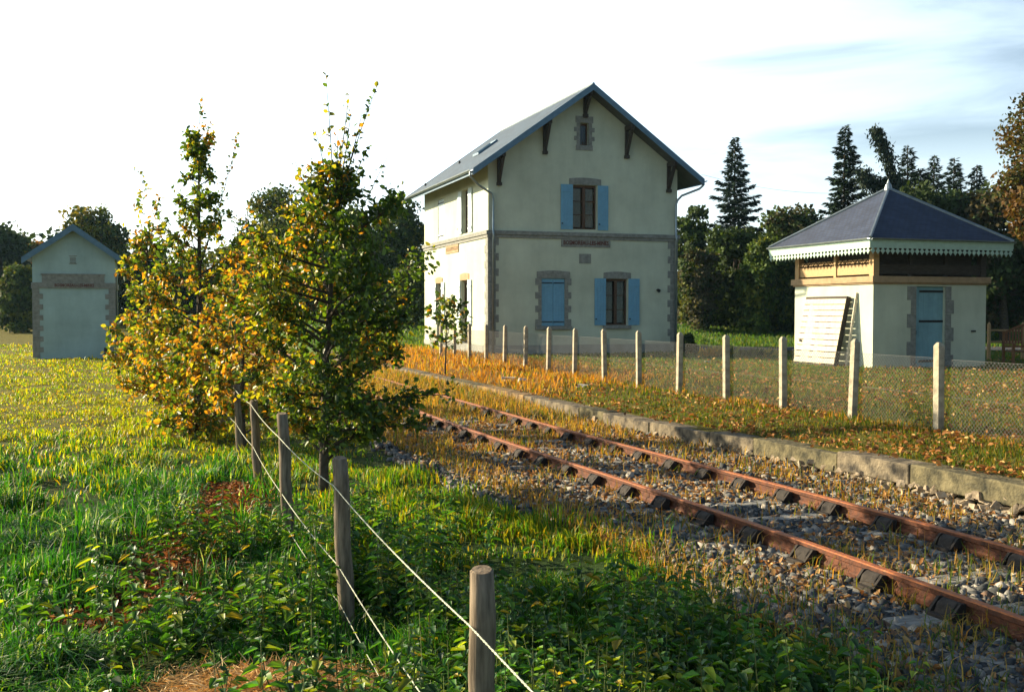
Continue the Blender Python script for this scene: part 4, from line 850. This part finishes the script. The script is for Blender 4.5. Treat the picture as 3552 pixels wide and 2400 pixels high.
# leaning, broken conifer with hanging sprays
def leaning_conifer():
    Z = 56; g = np.random.default_rng(77); X, Y = at(2035, Z), Z; z0 = float(gz(X, Y)); root = empty('conifer_tree', (X, Y, z0), 0, 'ragged conifer with a leaning, drooping broken top above the pavilion finial', 'conifer', 'dark conifers behind the station')
    f = lambda px, py: np.array([at(px, Z)-X, 0, zy(py, Z)-z0]); mb = MB(); P = [f(2040, 760), f(2040, 600), f(2036, 470), f(2024, 400), (f(2012, 355)), f(1996, 318), f(1979, 291)]
    mb.tube(P, [.22, .2, .17, .13, .10, .06, .02], 7); mb.build('trunk', M['bark'], root, smooth=True); B = MB(); lines = [P[2:]]
    for q in ([(2030, 430), (2000, 418), (1975, 408), (1950, 388)], [(2034, 450), (1990, 462), (1955, 470)], [(2026, 410), (2060, 440), (2080, 480)], [(1880, 440), (1855, 436), (1832, 430)]):
        l = [f(*p) for p in q]; lines.append(l)
        if q[0][0] > 1900: B.tube(l, [.07, .05, .04, .015][:len(l)], 5)
        else: lines.pop()
    B.build('limbs', M['bark'], root); C = []; D = []
    for l in lines:
        l = np.array(l); m_ = 2300 if l is lines[0] else 900
        m_ = 2200; k = g.random(m_)*(len(l)-1)*.999; i = k.astype(int); c = l[i]+(l[i+1]-l[i])*(k-i)[:, None]; h = g.random(m_)**2*1.0*(vn(k*9, k*0+len(C), 1.0)); c = c+g.normal(0, .16, (m_, 3)); c[:, 2] -= h; C.append(c); D.append(g.normal(0, .5, (m_, 3))+np.array([0, 0, -.8]))
    C = np.concatenate(C); D = np.concatenate(D); m_ = len(C); s = .26*g.uniform(.6, 1.2, m_); leaves('crown', C, D, rdir(g, m_), s, s*.4, np.array((.02, .035, .02))*g.uniform(.6, 1.5, (m_, 1)), M['needle'], root, quad=True)
leaning_conifer()
# brown oak that reaches in from the right edge over the pavilion roof
BO = [(.11, .06, .018), (.15, .095, .022), (.07, .08, .02), (.05, .045, .018)]
broad_tree('tall brown-leaved oak reaching into the picture at the right edge beside the pavilion', 19.9, 36.5, 10.9, 4.3, 2.9, BO, [.35, .2, .35, .25], 140, n=17000, leaf=.16, nclump=120, cr=.2, trunk=.26, group=None)
broad_tree('thin brown-leaved tree whose low branches hang over the right corner of the pavilion roof', 16.95, 33.0, 6.6, 3.9, 1.45, BO, [.3, .3, .3, .1], 141, n=4200, leaf=.15, nclump=50, cr=.22, trunk=.12, group=None)
broad_tree('unseen large brown oak added beyond the right edge to shade the pavilion front', 21.5, 23.5, 13, 2.6, 4.6, BO, [.3, .25, .3, .2], 142, n=24000, leaf=.28, nclump=140, cr=.22, trunk=.3, group=None)  # added out of view to block sky light on the pavilion's door side
broad_tree('tall airy tree standing just outside the left edge of the picture', -10.3, 11.9, 8.2, 3.9, 2.2, [MG, OL, YL], [.5, .3, .2], 143, n=9000, leaf=.15, nclump=60, cr=.24, trunk=.13, group=None)
broad_tree('unseen tall dark hedge bush added beyond the right edge to darken the pavilion front', 18.6, 25.6, 6.5, .5, 2.6, [DG, BO[0]], [.6, .4], 144, n=12000, leaf=.2, nclump=90, cr=.26, trunk=.12, group=None, name='broadleaf_shrub', cat='bush')  # second unseen blocker, added to dim the pavilion front further
# distant wood that closes the horizon
def wood():
    g = np.random.default_rng(55); C = []; col = []
    for az in np.linspace(-62, 62, 150):
        Z = g.uniform(112, 135); X, Y = Z*math.sin(R(az)), Z*math.cos(R(az)); h = g.uniform(7, 10.5) ; m_ = 420; d = rdir(g, m_)*np.array([3.4, 3.4, h/2])*(g.random((m_, 1))**.35); C.append(np.array([X, Y, float(gz(X, Y))+h/2])+d); col.append(np.array(DG if g.random() < .7 else OL)*g.uniform(.7, 1.3)*g.uniform(.7, 1.3, (m_, 1)))
    C = np.concatenate(C); m_ = len(C); s = .75*g.uniform(.6, 1.3, m_); o = leaves('distant_wood', C, rdir(g, m_), rdir(g, m_), s, s*.8, np.concatenate(col), M['leaf_far'], quad=True); tag(o, 'distant dark wood closing the horizon behind the meadow', 'wood', kind='stuff')
wood()
# ================================================================== GROUND COVER
def blades(name, P, H, Wd, az, lean, col, m, tipcol=None):
    n = len(P); d = np.stack([np.cos(az), np.sin(az), np.zeros(n)], 1); H = H[:, None]; Wd = Wd[:, None]; lean = lean[:, None]
    g = np.random.default_rng(n); fa = az+np.pi/2+g.normal(0, .6, n); sd = np.stack([np.cos(fa), np.sin(fa), np.zeros(n)], 1); Zu = np.array([0, 0, 1.0])
    mid = P+d*lean*H*.35+Zu*H*.6; tip = P+d*lean*H*1.05+Zu*H*(1-.45*lean**1.5).clip(.08, 1)
    V = np.stack([P-sd*Wd*.5, P+sd*Wd*.5, mid+sd*Wd*.42, mid-sd*Wd*.42, tip], 1).reshape(-1, 3); b = np.arange(n)[:, None]*5
    F = np.concatenate([b+np.array([[0, 1, 2, 3]]), b+np.array([[3, 2, 4]])], 1).ravel(); sizes = np.tile([4, 3], n)
    return np_mesh(name, V, F, m, col=np.repeat(col, 5, 0), sizes=sizes)
def samp(n, z0, z1, seed, k=.66):
    g = np.random.default_rng(seed); Y = z0*(z1/z0)**g.random(n); X = (g.random(n)*2-1)*k*Y; return X, Y, g
def clumps(X, Y, pos, g, frac=.75, r=.12):
    return X, Y
def pick(cols, w, n, g, var=.25):
    c = np.array(cols)[g.choice(len(cols), n, p=np.array(w)/sum(w))]; return c*g.uniform(1-var, 1+var, (n, 1))
def field_grass():
    X, Y, g = samp(420000, 3.2, 62, 1); u, s = US(X, Y); sc_ = s-curve(u)
    clump = vn(X, Y, .38)*.6+vn2(X, Y, 1.1)*.4; edge = 3.95+4.3*sm(Y, 28, 33)+.6*(vn(X, Y, .7)-.5)-.45*sm(Y, 9.5, 12)*(1-sm(Y, 17, 20))
    keep = (sc_ < edge+.35*g.normal(size=len(X))*.6) & (g.random(len(X)) < np.clip(.12+2.3*(clump-.27), .05, 1))
    keep &= ~((X > -21) & (X < -15.5) & (Y > 43.6) & (Y < 49.5))
    keep &= np.exp(-((X+1.35)/.75)**2-((Y-5.75)/.42)**2) < .3                      # cut straw heap
    brown = np.exp(-((X+3.0+.15*(Y-9.5))/.42)**2)*((Y > 7.2) & (Y < 12.9)); keep &= g.random(len(X)) > brown*1.15
    X, Y, s, u = X[keep], Y[keep], s[keep], u[keep]; n = len(X); clump = clump[keep]
    right = sm(s, 1.0, 2.0); far = sm(Y, 12, 22); h = (.06+.46*clump**2.0)*(1-.35*right)*(1-.45*far); h *= g.uniform(.6, 1.25, n)*(1+.012*Y)*(1-.35*sm(Y, 10, 18))
    wd = (.0065+.00075*Y)*g.uniform(.7, 1.3, n)
    az = vn2(X, Y, .45)*12+g.normal(0, 1.3, n); lean = np.clip(.2+.3*far+.9*vn(X+40, Y, .5)+g.normal(0, .35, n), .05, 1.6)*(1-.3*right)
    a = pick([(.032, .135, .014), (.022, .10, .032), (.08, .21, .016), (.48, .50, .34), (.17, .23, .016)], [.38, .29, .18, .07, .08], n, g)
    b = pick([(.50, .40, .012), (.34, .34, .012), (.13, .23, .016), (.62, .56, .10), (.58, .32, .016)], [.30, .28, .24, .05, .13], n, g)
    c = pick([(.07, .17, .018), (.17, .24, .018), (.36, .31, .02), (.44, .24, .02)], [.36, .30, .22, .12], n, g)
    yellow = np.clip(sm(Y+3.5*(vn(X, Y, 2.4)-.5), 10.5, 19), 0, 1)
    c2 = pick([(.035, .11, .02), (.07, .15, .02), (.20, .2, .03)], [.6, .3, .1], n, g); pr = sm(Y+1.2*(vn(X, Y, 1.)-.5), 7.5, 9.3)
    c = np.where((g.random(n) < pr)[:, None], c, c2)
    col = np.where((g.random(n) < yellow)[:, None], b, a); col = np.where((g.random(n) < right*(1-.5*sm(Y, 14, 20)))[:, None], c, col)
    z = gz(X, Y)-.01; o = blades('meadow_grass', np.stack([X, Y, z], 1), h, wd, az, lean, col, M['grass']); tag(o, 'long tufted green and yellow meadow grass left of the track', 'grass', kind='stuff')
field_grass()
def straw_and_litter():
    g = np.random.default_rng(12); n = 5200; X = g.normal(-1.35, .42, n); Y = g.normal(5.75, .26, n); z = gz(X, Y)+g.random(n)*.05; D = g.normal(size=(n, 3))*np.array([1, 1, .25]); s = g.uniform(.05, .15, n)
    o = leaves('cut_straw', np.stack([X, Y, z], 1), D, rdir(g, n), s, s*0+.006, pick([(.55, .38, .17), (.42, .24, .09), (.62, .48, .26)], [.5, .3, .2], n, g), M['litter'], quad=True); tag(o, 'low heap of cut tan straw at the bottom edge of the meadow', 'straw', kind='stuff')
    Y = g.uniform(7.0, 13, 6000); X = -3.0-.15*(Y-9.5)+g.normal(0, .30, 6000)*(.5+.8*vn(Y*1.0, Y*0, .8)); s = g.uniform(.03, .075, 6000); z = gz(X, Y)+g.random(6000)*.06
    o = leaves('fallen_leaves', np.stack([X, Y, z], 1), rdir(g, 6000)*np.array([1, 1, .4]), norm(g.normal(0, .6, (6000, 3))+np.array([0, 0, 1])), s, s*.6, pick([(.20, .07, .025), (.33, .14, .05), (.12, .05, .02), (.45, .28, .12)], [.4, .3, .2, .1], 6000, g), M['litter'], fold=.3); tag(o, 'strip of dead reddish-brown bracken leaves in the meadow grass', 'dead leaves', kind='stuff')
straw_and_litter()
def nettles():
    g = np.random.default_rng(14); P = []; 
    X = g.uniform(-3.4, 3.2, 9000); Y = g.uniform(3.1, 10.6, 9000); u, s = US(X, Y)
    # density map: thick along the fence foot, reaching right to the ballast near the camera
    dens = np.exp(-((s-1.0)/(.75))**2)*sm(Y, 3.0, 4.0)*(1-sm(Y, 8.6, 10.6))
    dens = np.maximum(dens, sm(s, .2, .8)*(1-sm(s, 3.2, 3.9))*(1-sm(Y, 6.6, 7.9)))
    dens = np.maximum(dens, .95*np.exp(-((X+1.55)/.75)**2-((Y-8.3)/1.7)**2)); dens = np.maximum(dens, .8*np.exp(-((X+2.2)/.7)**2-((Y-6.7)/.6)**2))
    dens *= (vn(X+3, Y+9, .75) > .30)*1.0; dens *= np.exp(-((X+1.35)/.75)**2-((Y-5.75)/.4)**2) < .25
    keep = g.random(9000) < dens*(.05+.95*vn(X, Y, .5)**1.3)*.9; X, Y = X[keep], Y[keep]; n = len(X); Z = gz(X, Y); Hh = g.uniform(.25, .68, n)*(.75+.5*vn2(X, Y, .9))
    mb_v = []; C = []; D = []; N = []; S = []; K = []; st = MB()
    for i in range(n):
        lx, ly = g.normal(0, .13, 2); base = np.array([X[i], Y[i], Z[i]]); top = base+np.array([lx, ly, Hh[i]]); st.tube([base, (base+top)/2+np.array([lx*.2, 0, 0]), top], [.004, .0035, .002], 3, cap=False); nd_ = int(Hh[i]/.052); a0 = g.uniform(0, 6.28); tone = g.uniform(.6, 1.5); big = g.uniform(.65, 1.2)
        for k in range(nd_):
            t = .12+.88*(k+.5)/nd_; c = base+(top-base)*t; sz = (.040+.055*math.sin(math.pi*min(1, t*.8+.18)))*g.uniform(.6, 1.35)*(1.0 if t < .93 else .5)*big
            for q in (0, 1):
                a = a0+k*math.pi/2+q*math.pi+g.normal(0, .25); d = np.array([math.cos(a), math.sin(a), .12-.25*g.random()]); C.append(c+d*.015); D.append(d); N.append((d[0]*.25+g.normal(0, .12), d[1]*.25+g.normal(0, .12), 1)); S.append(sz); K.append(tone)
    C, D, N, S, K = map(np.array, (C, D, N, S, K)); m_ = len(C)
    col = pick([(.05, .15, .018), (.028, .09, .02), (.11, .22, .018), (.25, .30, .02), (.42, .30, .03)], [.38, .26, .22, .11, .03], m_, g)*K[:, None]
    root = empty('nettle_patch', (0, 0, 0)); o = leaves('nettle_patch', C, D, norm(N), S, S*.55, col, M['nettle'], fold=.18, droop=.35, spread=.35)
    st.build('stems', mat('nettle_stem', (.09, .12, .03), .8), o); bpy.data.objects.remove(root)
    tag(o, 'dense patch of pointed-leaf nettles around the foot of the nearest wooden posts', 'nettles', kind='stuff'); print('nettles', n, m_)
nettles()
def ballast():
    g = np.random.default_rng(15); n = 190000; u = 3.0+np.where(g.random(n) < .72, g.uniform(0, 12, n), g.uniform(0, 27, n)); s = curve(u)+g.uniform(2.9, 8.4, n)
    X = UX*u+SX*s; Y = UY*u+SY*s; ok = (np.abs(X) < .66*Y) & (s < kerb_s(u)+.02) & (s-curve(u) > 4.0-.45*sm(Y, 9.5, 12)*(1-sm(Y, 17, 20))+.3*vn(X, Y, .7)+g.exponential(.10, n)-.1) & (g.random(n) < .42+.6*sm(10-u, 0, 5)) & (Y > 3.2)
    sc_ = s-curve(u); ok &= (np.abs(sc_-5.27) > .07) & (np.abs(sc_-6.76) > .07); ph_ = np.abs(((u-2.4+.415) % .83)-.415); ok &= ~((ph_ < .13) & (np.abs(sc_-6.015) < 1.3) & (g.random(n) < .75)); 
    X, Y, u, s = X[ok], Y[ok], u[ok], s[ok]; n = len(X); r = (.015+.032*g.random(n)**2.0)*(1+.2*sm(u, 8, 20)); cz = gz(X, Y)+r*.25+g.random(n)*.025
    ph = np.array([(-1,-1,-1),(1,-1,-1),(1,1,-1),(-1,1,-1),(-1,-1,1),(1,-1,1),(1,1,1),(-1,1,1)], float)
    V = ph[None]*g.uniform(.25, 1.2, (n, 8, 3))*r[:, None, None]*g.uniform(.65, 1.3, (n, 1, 3)); a = g.uniform(0, 6.28, n); b = g.uniform(-.7, .7, n)
    ca, sa, cb, sb = np.cos(a), np.sin(a), np.cos(b), np.sin(b)
    x, y, z = V[..., 0], V[..., 1], V[..., 2]; y, z = y*cb[:, None]-z*sb[:, None], y*sb[:, None]+z*cb[:, None]; x, y = x*ca[:, None]-y*sa[:, None], x*sa[:, None]+y*ca[:, None]
    V = np.stack([x+X[:, None], y+Y[:, None], z+cz[:, None]], -1).reshape(-1, 3); F = (np.arange(n)[:, None, None]*8+np.array([(3,2,1,0),(4,5,6,7),(0,1,5,4),(1,2,6,5),(2,3,7,6),(3,0,4,7)])[None]).reshape(-1, 4)
    col = pick([(.12, .125, .12), (.22, .215, .19), (.05, .055, .055), (.32, .29, .24), (.17, .11, .07)], [.32, .18, .30, .08, .12], n, g); o = np_mesh('ballast', V, F, M['stone'], col=np.repeat(col, 8, 0)); tag(o, 'grey crushed stone ballast strewn with dry weeds between and beside the rails', 'ballast', kind='stuff'); print('stones', n)
ballast()
def track_weeds():
    g = np.random.default_rng(16); n = 150000; u = 3.0+37*g.random(n)**1.25; s = curve(u)+g.uniform(3.9, 8.3, n); X = UX*u+SX*s; Y = UY*u+SY*s
    d = ((vn(X, Y, .33) > .52)*1.0*(vn2(X, Y, 1.1)**1.1)*1.15+.06)*(1-.6*sm(u, 5, 8)*(1-sm(u, 13, 17))); sc_ = s-curve(u)
    d = np.maximum(d, .8*np.exp(-((sc_-4.1)/.35)**2)); d = np.maximum(d, .75*sm(u, 17.0, 24)); d = np.maximum(d, .45*np.exp(-((sc_-7.7)/.5)**2)*sm(u, 13, 18)); d = np.maximum(d, .55*np.exp(-((sc_-3.8)/.5)**2)); d = np.maximum(d, .40*np.exp(-((sc_-7.75)/.35)**2)*vn(X+5, Y, .6)*1.5)
    ok = (g.random(n) < d) & (np.abs(X) < .66*Y) & (s < kerb_s(u)); X, Y, u, s = X[ok], Y[ok], u[ok], s[ok]; n = len(X); h = (.05+.20*g.random(n)**1.6)*(1+.35*sm(u, 16, 24))*(1+.3*np.exp(-((s-curve(u)-7.6)/.5)**2)*sm(u, 14, 20)); wd = (.004+.0006*Y)*g.uniform(.7, 1.3, n); dry = sm(u+2*(vn(X, Y, 1)-.5), 4, 9)
    a = pick([(.09, .15, .03), (.25, .2, .05), (.40, .27, .08)], [.5, .3, .2], n, g); b = pick([(.45, .27, .08), (.42, .20, .045), (.2, .18, .04), (.10, .14, .03)], [.34, .28, .2, .18], n, g)
    col = np.where((g.random(n) < dry)[:, None], b, a); o = blades('track_weeds', np.stack([X, Y, gz(X, Y)+.005], 1), h, wd, g.uniform(0, 6.28, n), np.clip(g.normal(.6, .4, n), 0, 1.5), col, M['grass_dull']); tag(o, 'dry orange weeds and grass growing through the ballast of the track', 'weeds', kind='stuff')
    n = 30000; u = 3+20*g.random(n)**1.2; s = curve(u)+g.uniform(4.0, 8.3, n); X = UX*u+SX*s; Y = UY*u+SY*s; sz = g.uniform(.025, .065, n)*(1+.02*u); ok = (s < kerb_s(u)) & (vn(X, Y, .9) > .33); X, Y, sz = X[ok], Y[ok], sz[ok]; n = len(X)
    o = leaves('track_leaf_litter', np.stack([X, Y, gz(X, Y)+.03+.03*g.random(n)], 1), rdir(g, n)*np.array([1, 1, .4]), norm(g.normal(0, .5, (n, 3))+np.array([0, 0, 1])), sz, sz*.6, pick([(.38, .22, .09), (.26, .12, .04), (.5, .36, .18)], [.5, .3, .2], n, g), M['litter'], fold=.3); tag(o, 'small dry brown leaves scattered over the track ballast', 'fallen leaves', kind='stuff')
track_weeds()
def lawn():
    X, Y, g = samp(260000, 9, 66, 2); u, s = US(X, Y); d = s-kerb_s(u); ok = (d > .33) & ~((X > at(1100, 40)-.6) & (s > 12.15) & (s < 20.3) & (u > 37.7) & (u < 47.7)) & ~((s > 20.0) & (s < 24.3) & (u > 25.2) & (u < 29.3)) & ~((Y > 43.4) & (Y < 48.1) & (s > 17.5))
    ok &= g.random(len(X)) < .45+.7*vn(X, Y, .5); X, Y, u, s, d = X[ok], Y[ok], u[ok], s[ok], d[ok]; n = len(X)
    tall = sm(u, 19, 26)*(1-sm(s, 10.6, 13.5))*(.4+.9*vn(X, Y, 1.2)); fe = np.exp(-((s-10.2)/.28)**2)*.8*vn2(X, Y, .8); green = sm(Y, 44, 48)
    h = (.028+.05*g.random(n)+.05*vn(X, Y, .6)**2+.20*tall*g.random(n)+.13*fe+.08*green)*(1+.004*Y); wd = (.004+.00075*Y)*g.uniform(.7, 1.3, n)*(1+.4*green)
    a = pick([(.10, .13, .02), (.07, .12, .018), (.20, .16, .025), (.28, .17, .03)], [.36, .28, .22, .14], n, g); o_ = pick([(.50, .22, .035), (.42, .17, .025), (.50, .32, .09), (.22, .2, .03)], [.4, .3, .15, .15], n, g)
    gr = pick([(.08, .16, .03), (.06, .13, .025), (.17, .2, .035)], [.4, .3, .3], n, g); mid = sm(s, 12, 15)*sm(Y, 22, 30)
    col = np.where((g.random(n) < np.clip(tall*1.5+fe*.9, 0, 1))[:, None], o_, a); col = np.where((g.random(n) < np.maximum(green, .55*mid))[:, None], gr, col)
    o = blades('lawn_grass', np.stack([X, Y, gz(X, Y)-.005], 1), h, wd, g.uniform(0, 6.28, n), np.clip(g.normal(.5, .35, n), 0, 1.4), col, M['grass_dull']); tag(o, 'short olive station lawn with taller orange dry grass by the house', 'grass', kind='stuff')
    X, Y, g = samp(60000, 9.5, 48, 3); u, s = US(X, Y); d = s-kerb_s(u); ok = (d > .1) & (g.random(len(X)) < (.08+.68*sm(vn(X, Y, 1.1)*.6+vn2(X, Y, .35)*.4, .3, .7))*(1-.75*sm(Y, 26, 40))) & ~((s > 19.9) & (s < 24.3) & (u > 25.1)) & ~((s > 12) & (u > 37.6))
    X, Y = X[ok], Y[ok]; n = len(X); sz = g.uniform(.03, .085, n)*(1+.01*Y); o = leaves('lawn_leaf_litter', np.stack([X, Y, gz(X, Y)+.02+.05*g.random(n)], 1), rdir(g, n)*np.array([1, 1, .35]), norm(g.normal(0, .55, (n, 3))+np.array([0, 0, 1])), sz, sz*.65, pick([(.36, .17, .05), (.26, .12, .04), (.48, .32, .12), (.13, .07, .03)], [.34, .3, .2, .16], n, g), M['litter'], fold=.35); tag(o, 'orange and brown autumn leaves fallen all over the station lawn', 'fallen leaves', kind='stuff')
lawn()
# ================================================================== SMALL THINGS
def small_things():
    # round dark shrub at the corner of the house
    broad_tree('small dark round shrub at the right foot of the station house', at(1560, 41.5), 41.5, 1.32, .5, .42, [DG], [1], 150, n=1800, leaf=.09, name='broadleaf_shrub', cat='bush', trunk=.03, group=None, nclump=30)
    def border(label, px, Z, h, cols, seed):
        
        g = np.random.default_rng(seed); X, Y = at(px, Z), Z; z0 = float(gz(X, Y)); n = 130; C = np.stack([X+g.normal(0, .18, n), Y+g.normal(0, .08, n), z0+g.random(n)*.08], 1); s = h*g.uniform(.5, 1.1, n)
        o = leaves('border_plant', C, g.normal(0, .5, (n, 3))+np.array([0, 0, 1.0]), rdir(g, n), s, s*.28, pick(cols, [.6, .4], n, g), M['leaf'], fold=.2); tag(o, label, 'plant')
    border('yellow-orange leafy border plant left of the lane, nearest the house', 1618, 38.0, .36, [(.5, .3, .06), (.3, .25, .05)], 1)
    border('yellow spiky border plant right of the orange one by the lane', 1638, 38.4, .42, [(.5, .45, .12), (.2, .22, .05)], 2)
    border('dark green border plant in the middle of the lane edge', 1712, 38.0, .3, [(.04, .08, .03), (.06, .1, .03)], 3)
    border('yellow-tipped border plant closest to the pavilion wall', 1740, 38.2, .3, [(.4, .35, .1), (.1, .14, .03)], 4)
    g = np.random.default_rng(4)
    for i, (px, py, r, lb) in enumerate(((1158, 851, .20, 'flat pale stone slab lying in the orange grass'), (1186, 857, .16, 'smaller pale stone right of the flat slab in the orange grass'), (1322, 872, .14, 'grey stone lying beside the netting fence between two posts'), (1605, 822, .12, 'whitish stone at the edge of the lawn near the lane'))):
        Z = 25.0 if i < 3 else 35; 
        Z = {0: 27.0, 1: 26.3, 2: 23.5, 3: 33.8}[i]; X = at(px, Z); mb = MB(); rock(mb, (0, 0, .05), r, g); o = mb.build('loose_stone', mat('pale_stone', (.55, .52, .45), .9, .3, 9, .4, 20), None, bevel=.02); o.location = (X, Z, float(gz(X, Z))); o.scale = (1.3, 1, .55); tag(o, lb, 'stone')
    X, Y = at(2128, 7.45), 7.45; mb = MB(); rock(mb, (0, 0, .03), .05, g); o = mb.build('loose_stone', mat('white_stone', (.7, .7, .68), .8, .15, 9, .3, 20), None, bevel=.01); o.location = (X, Y, float(gz(X, Y))+.03); tag(o, 'single white stone lying in the shadow beside the nearer rail', 'stone')
    # bench with a curved back at the right edge, and the low rail fence behind it
    Z = 32.5; X = at(2352, Z); b = empty('garden_bench', (X, Z, float(gz(X, Z))), R(8), 'brown wooden garden bench with a curved slatted back at the right edge of the picture', 'bench'); w2 = .92
    MB().box(-w2, w2, -.25, .22, .42, .46).build('seat', M['bench'], b)
    bk = MB(); n = 17
    arc = lambda x: 1.0+.28*math.cos(min(1, abs(x)/w2)*math.pi/2)
    bk.tube([(x, .27, arc(x)) for x in np.linspace(-w2, w2, 21)], .04, 6); bk.box(-w2, w2, .25, .29, .55, .61)
    for i in range(n): x = -w2+.1+(2*w2-.2)*i/(n-1); bk.box(x-.02, x+.02, .255, .285, .611, arc(x)-.01)
    bk.build('backrest', M['bench'], b)
    for sx_ in (-1, 1):
        MB().box(sx_*w2-.035, sx_*w2+.035, -.26, -.19, 0, .66).build('leg', M['bench'], b); MB().box(sx_*w2-.035, sx_*w2+.035, .24, .31, 0, 1.06).build('leg', M['bench'], b); MB().box(sx_*w2-.045, sx_*w2+.045, -.3, .238, .661, .70).build('armrest', M['bench'], b)
    Z = 36.0; X = at(2245, Z); f = empty('rail_fence', (X, Z, float(gz(X, Z))), R(-3), 'low rustic wooden post and rail fence behind the pavilion beside the bench', 'fence')
    for k in range(5): MB().tube([(k*1.15, 0, -.2), (k*1.15, 0, 1.22), (k*1.15, 0, 1.30)], [.065, .06, .02], 9).build('post', M['warm_wood'], f)
    for z in (1.02, .62): MB().tube([(0, 0, z), (2.3, .01, z-.02), (4.6, 0, z)], .04, 7).build('rail', M['warm_wood'], f)
    # pipe and box on the pavilion wall seen against the trees
    # overhead line from the house gable towards the trees
    P = [Vector((at(1590, 46), 46, zy(398, 46))), Vector((at(1900, 60), 60, zy(440, 60)))]; pts = [P[0].lerp(P[1], t)+Vector((0, 0, -.5*4*t*(1-t)*.5)) for t in np.linspace(0, 1, 14)]
    o = MB().tube(pts, .008, 4).build('overhead_wire', M['wire']); tag(o, 'thin overhead wire running from the station roof to the pointed fir', 'cable')
small_things()
# ================================================================== AIR
def haze():
    o = MB().box(-150, 170, -30, 150, -1.2, 24).build('haze', None or bpy.data.materials.new('haze_air')); m = o.data.materials[0]; m.use_nodes = True; nt = m.node_tree; nt.nodes.clear()
    v = nd(nt, 'ShaderNodeVolumePrincipled', ins={'Density': .00015, 'Anisotropy': .1}); v.inputs['Color'].default_value = (.45, .75, 1, 1); out = nd(nt, 'ShaderNodeOutputMaterial'); nt.links.new(v.outputs[0], out.inputs['Volume']); tag(o, 'thin bluish autumn haze in the air over the meadow', 'haze', kind='stuff')
haze()
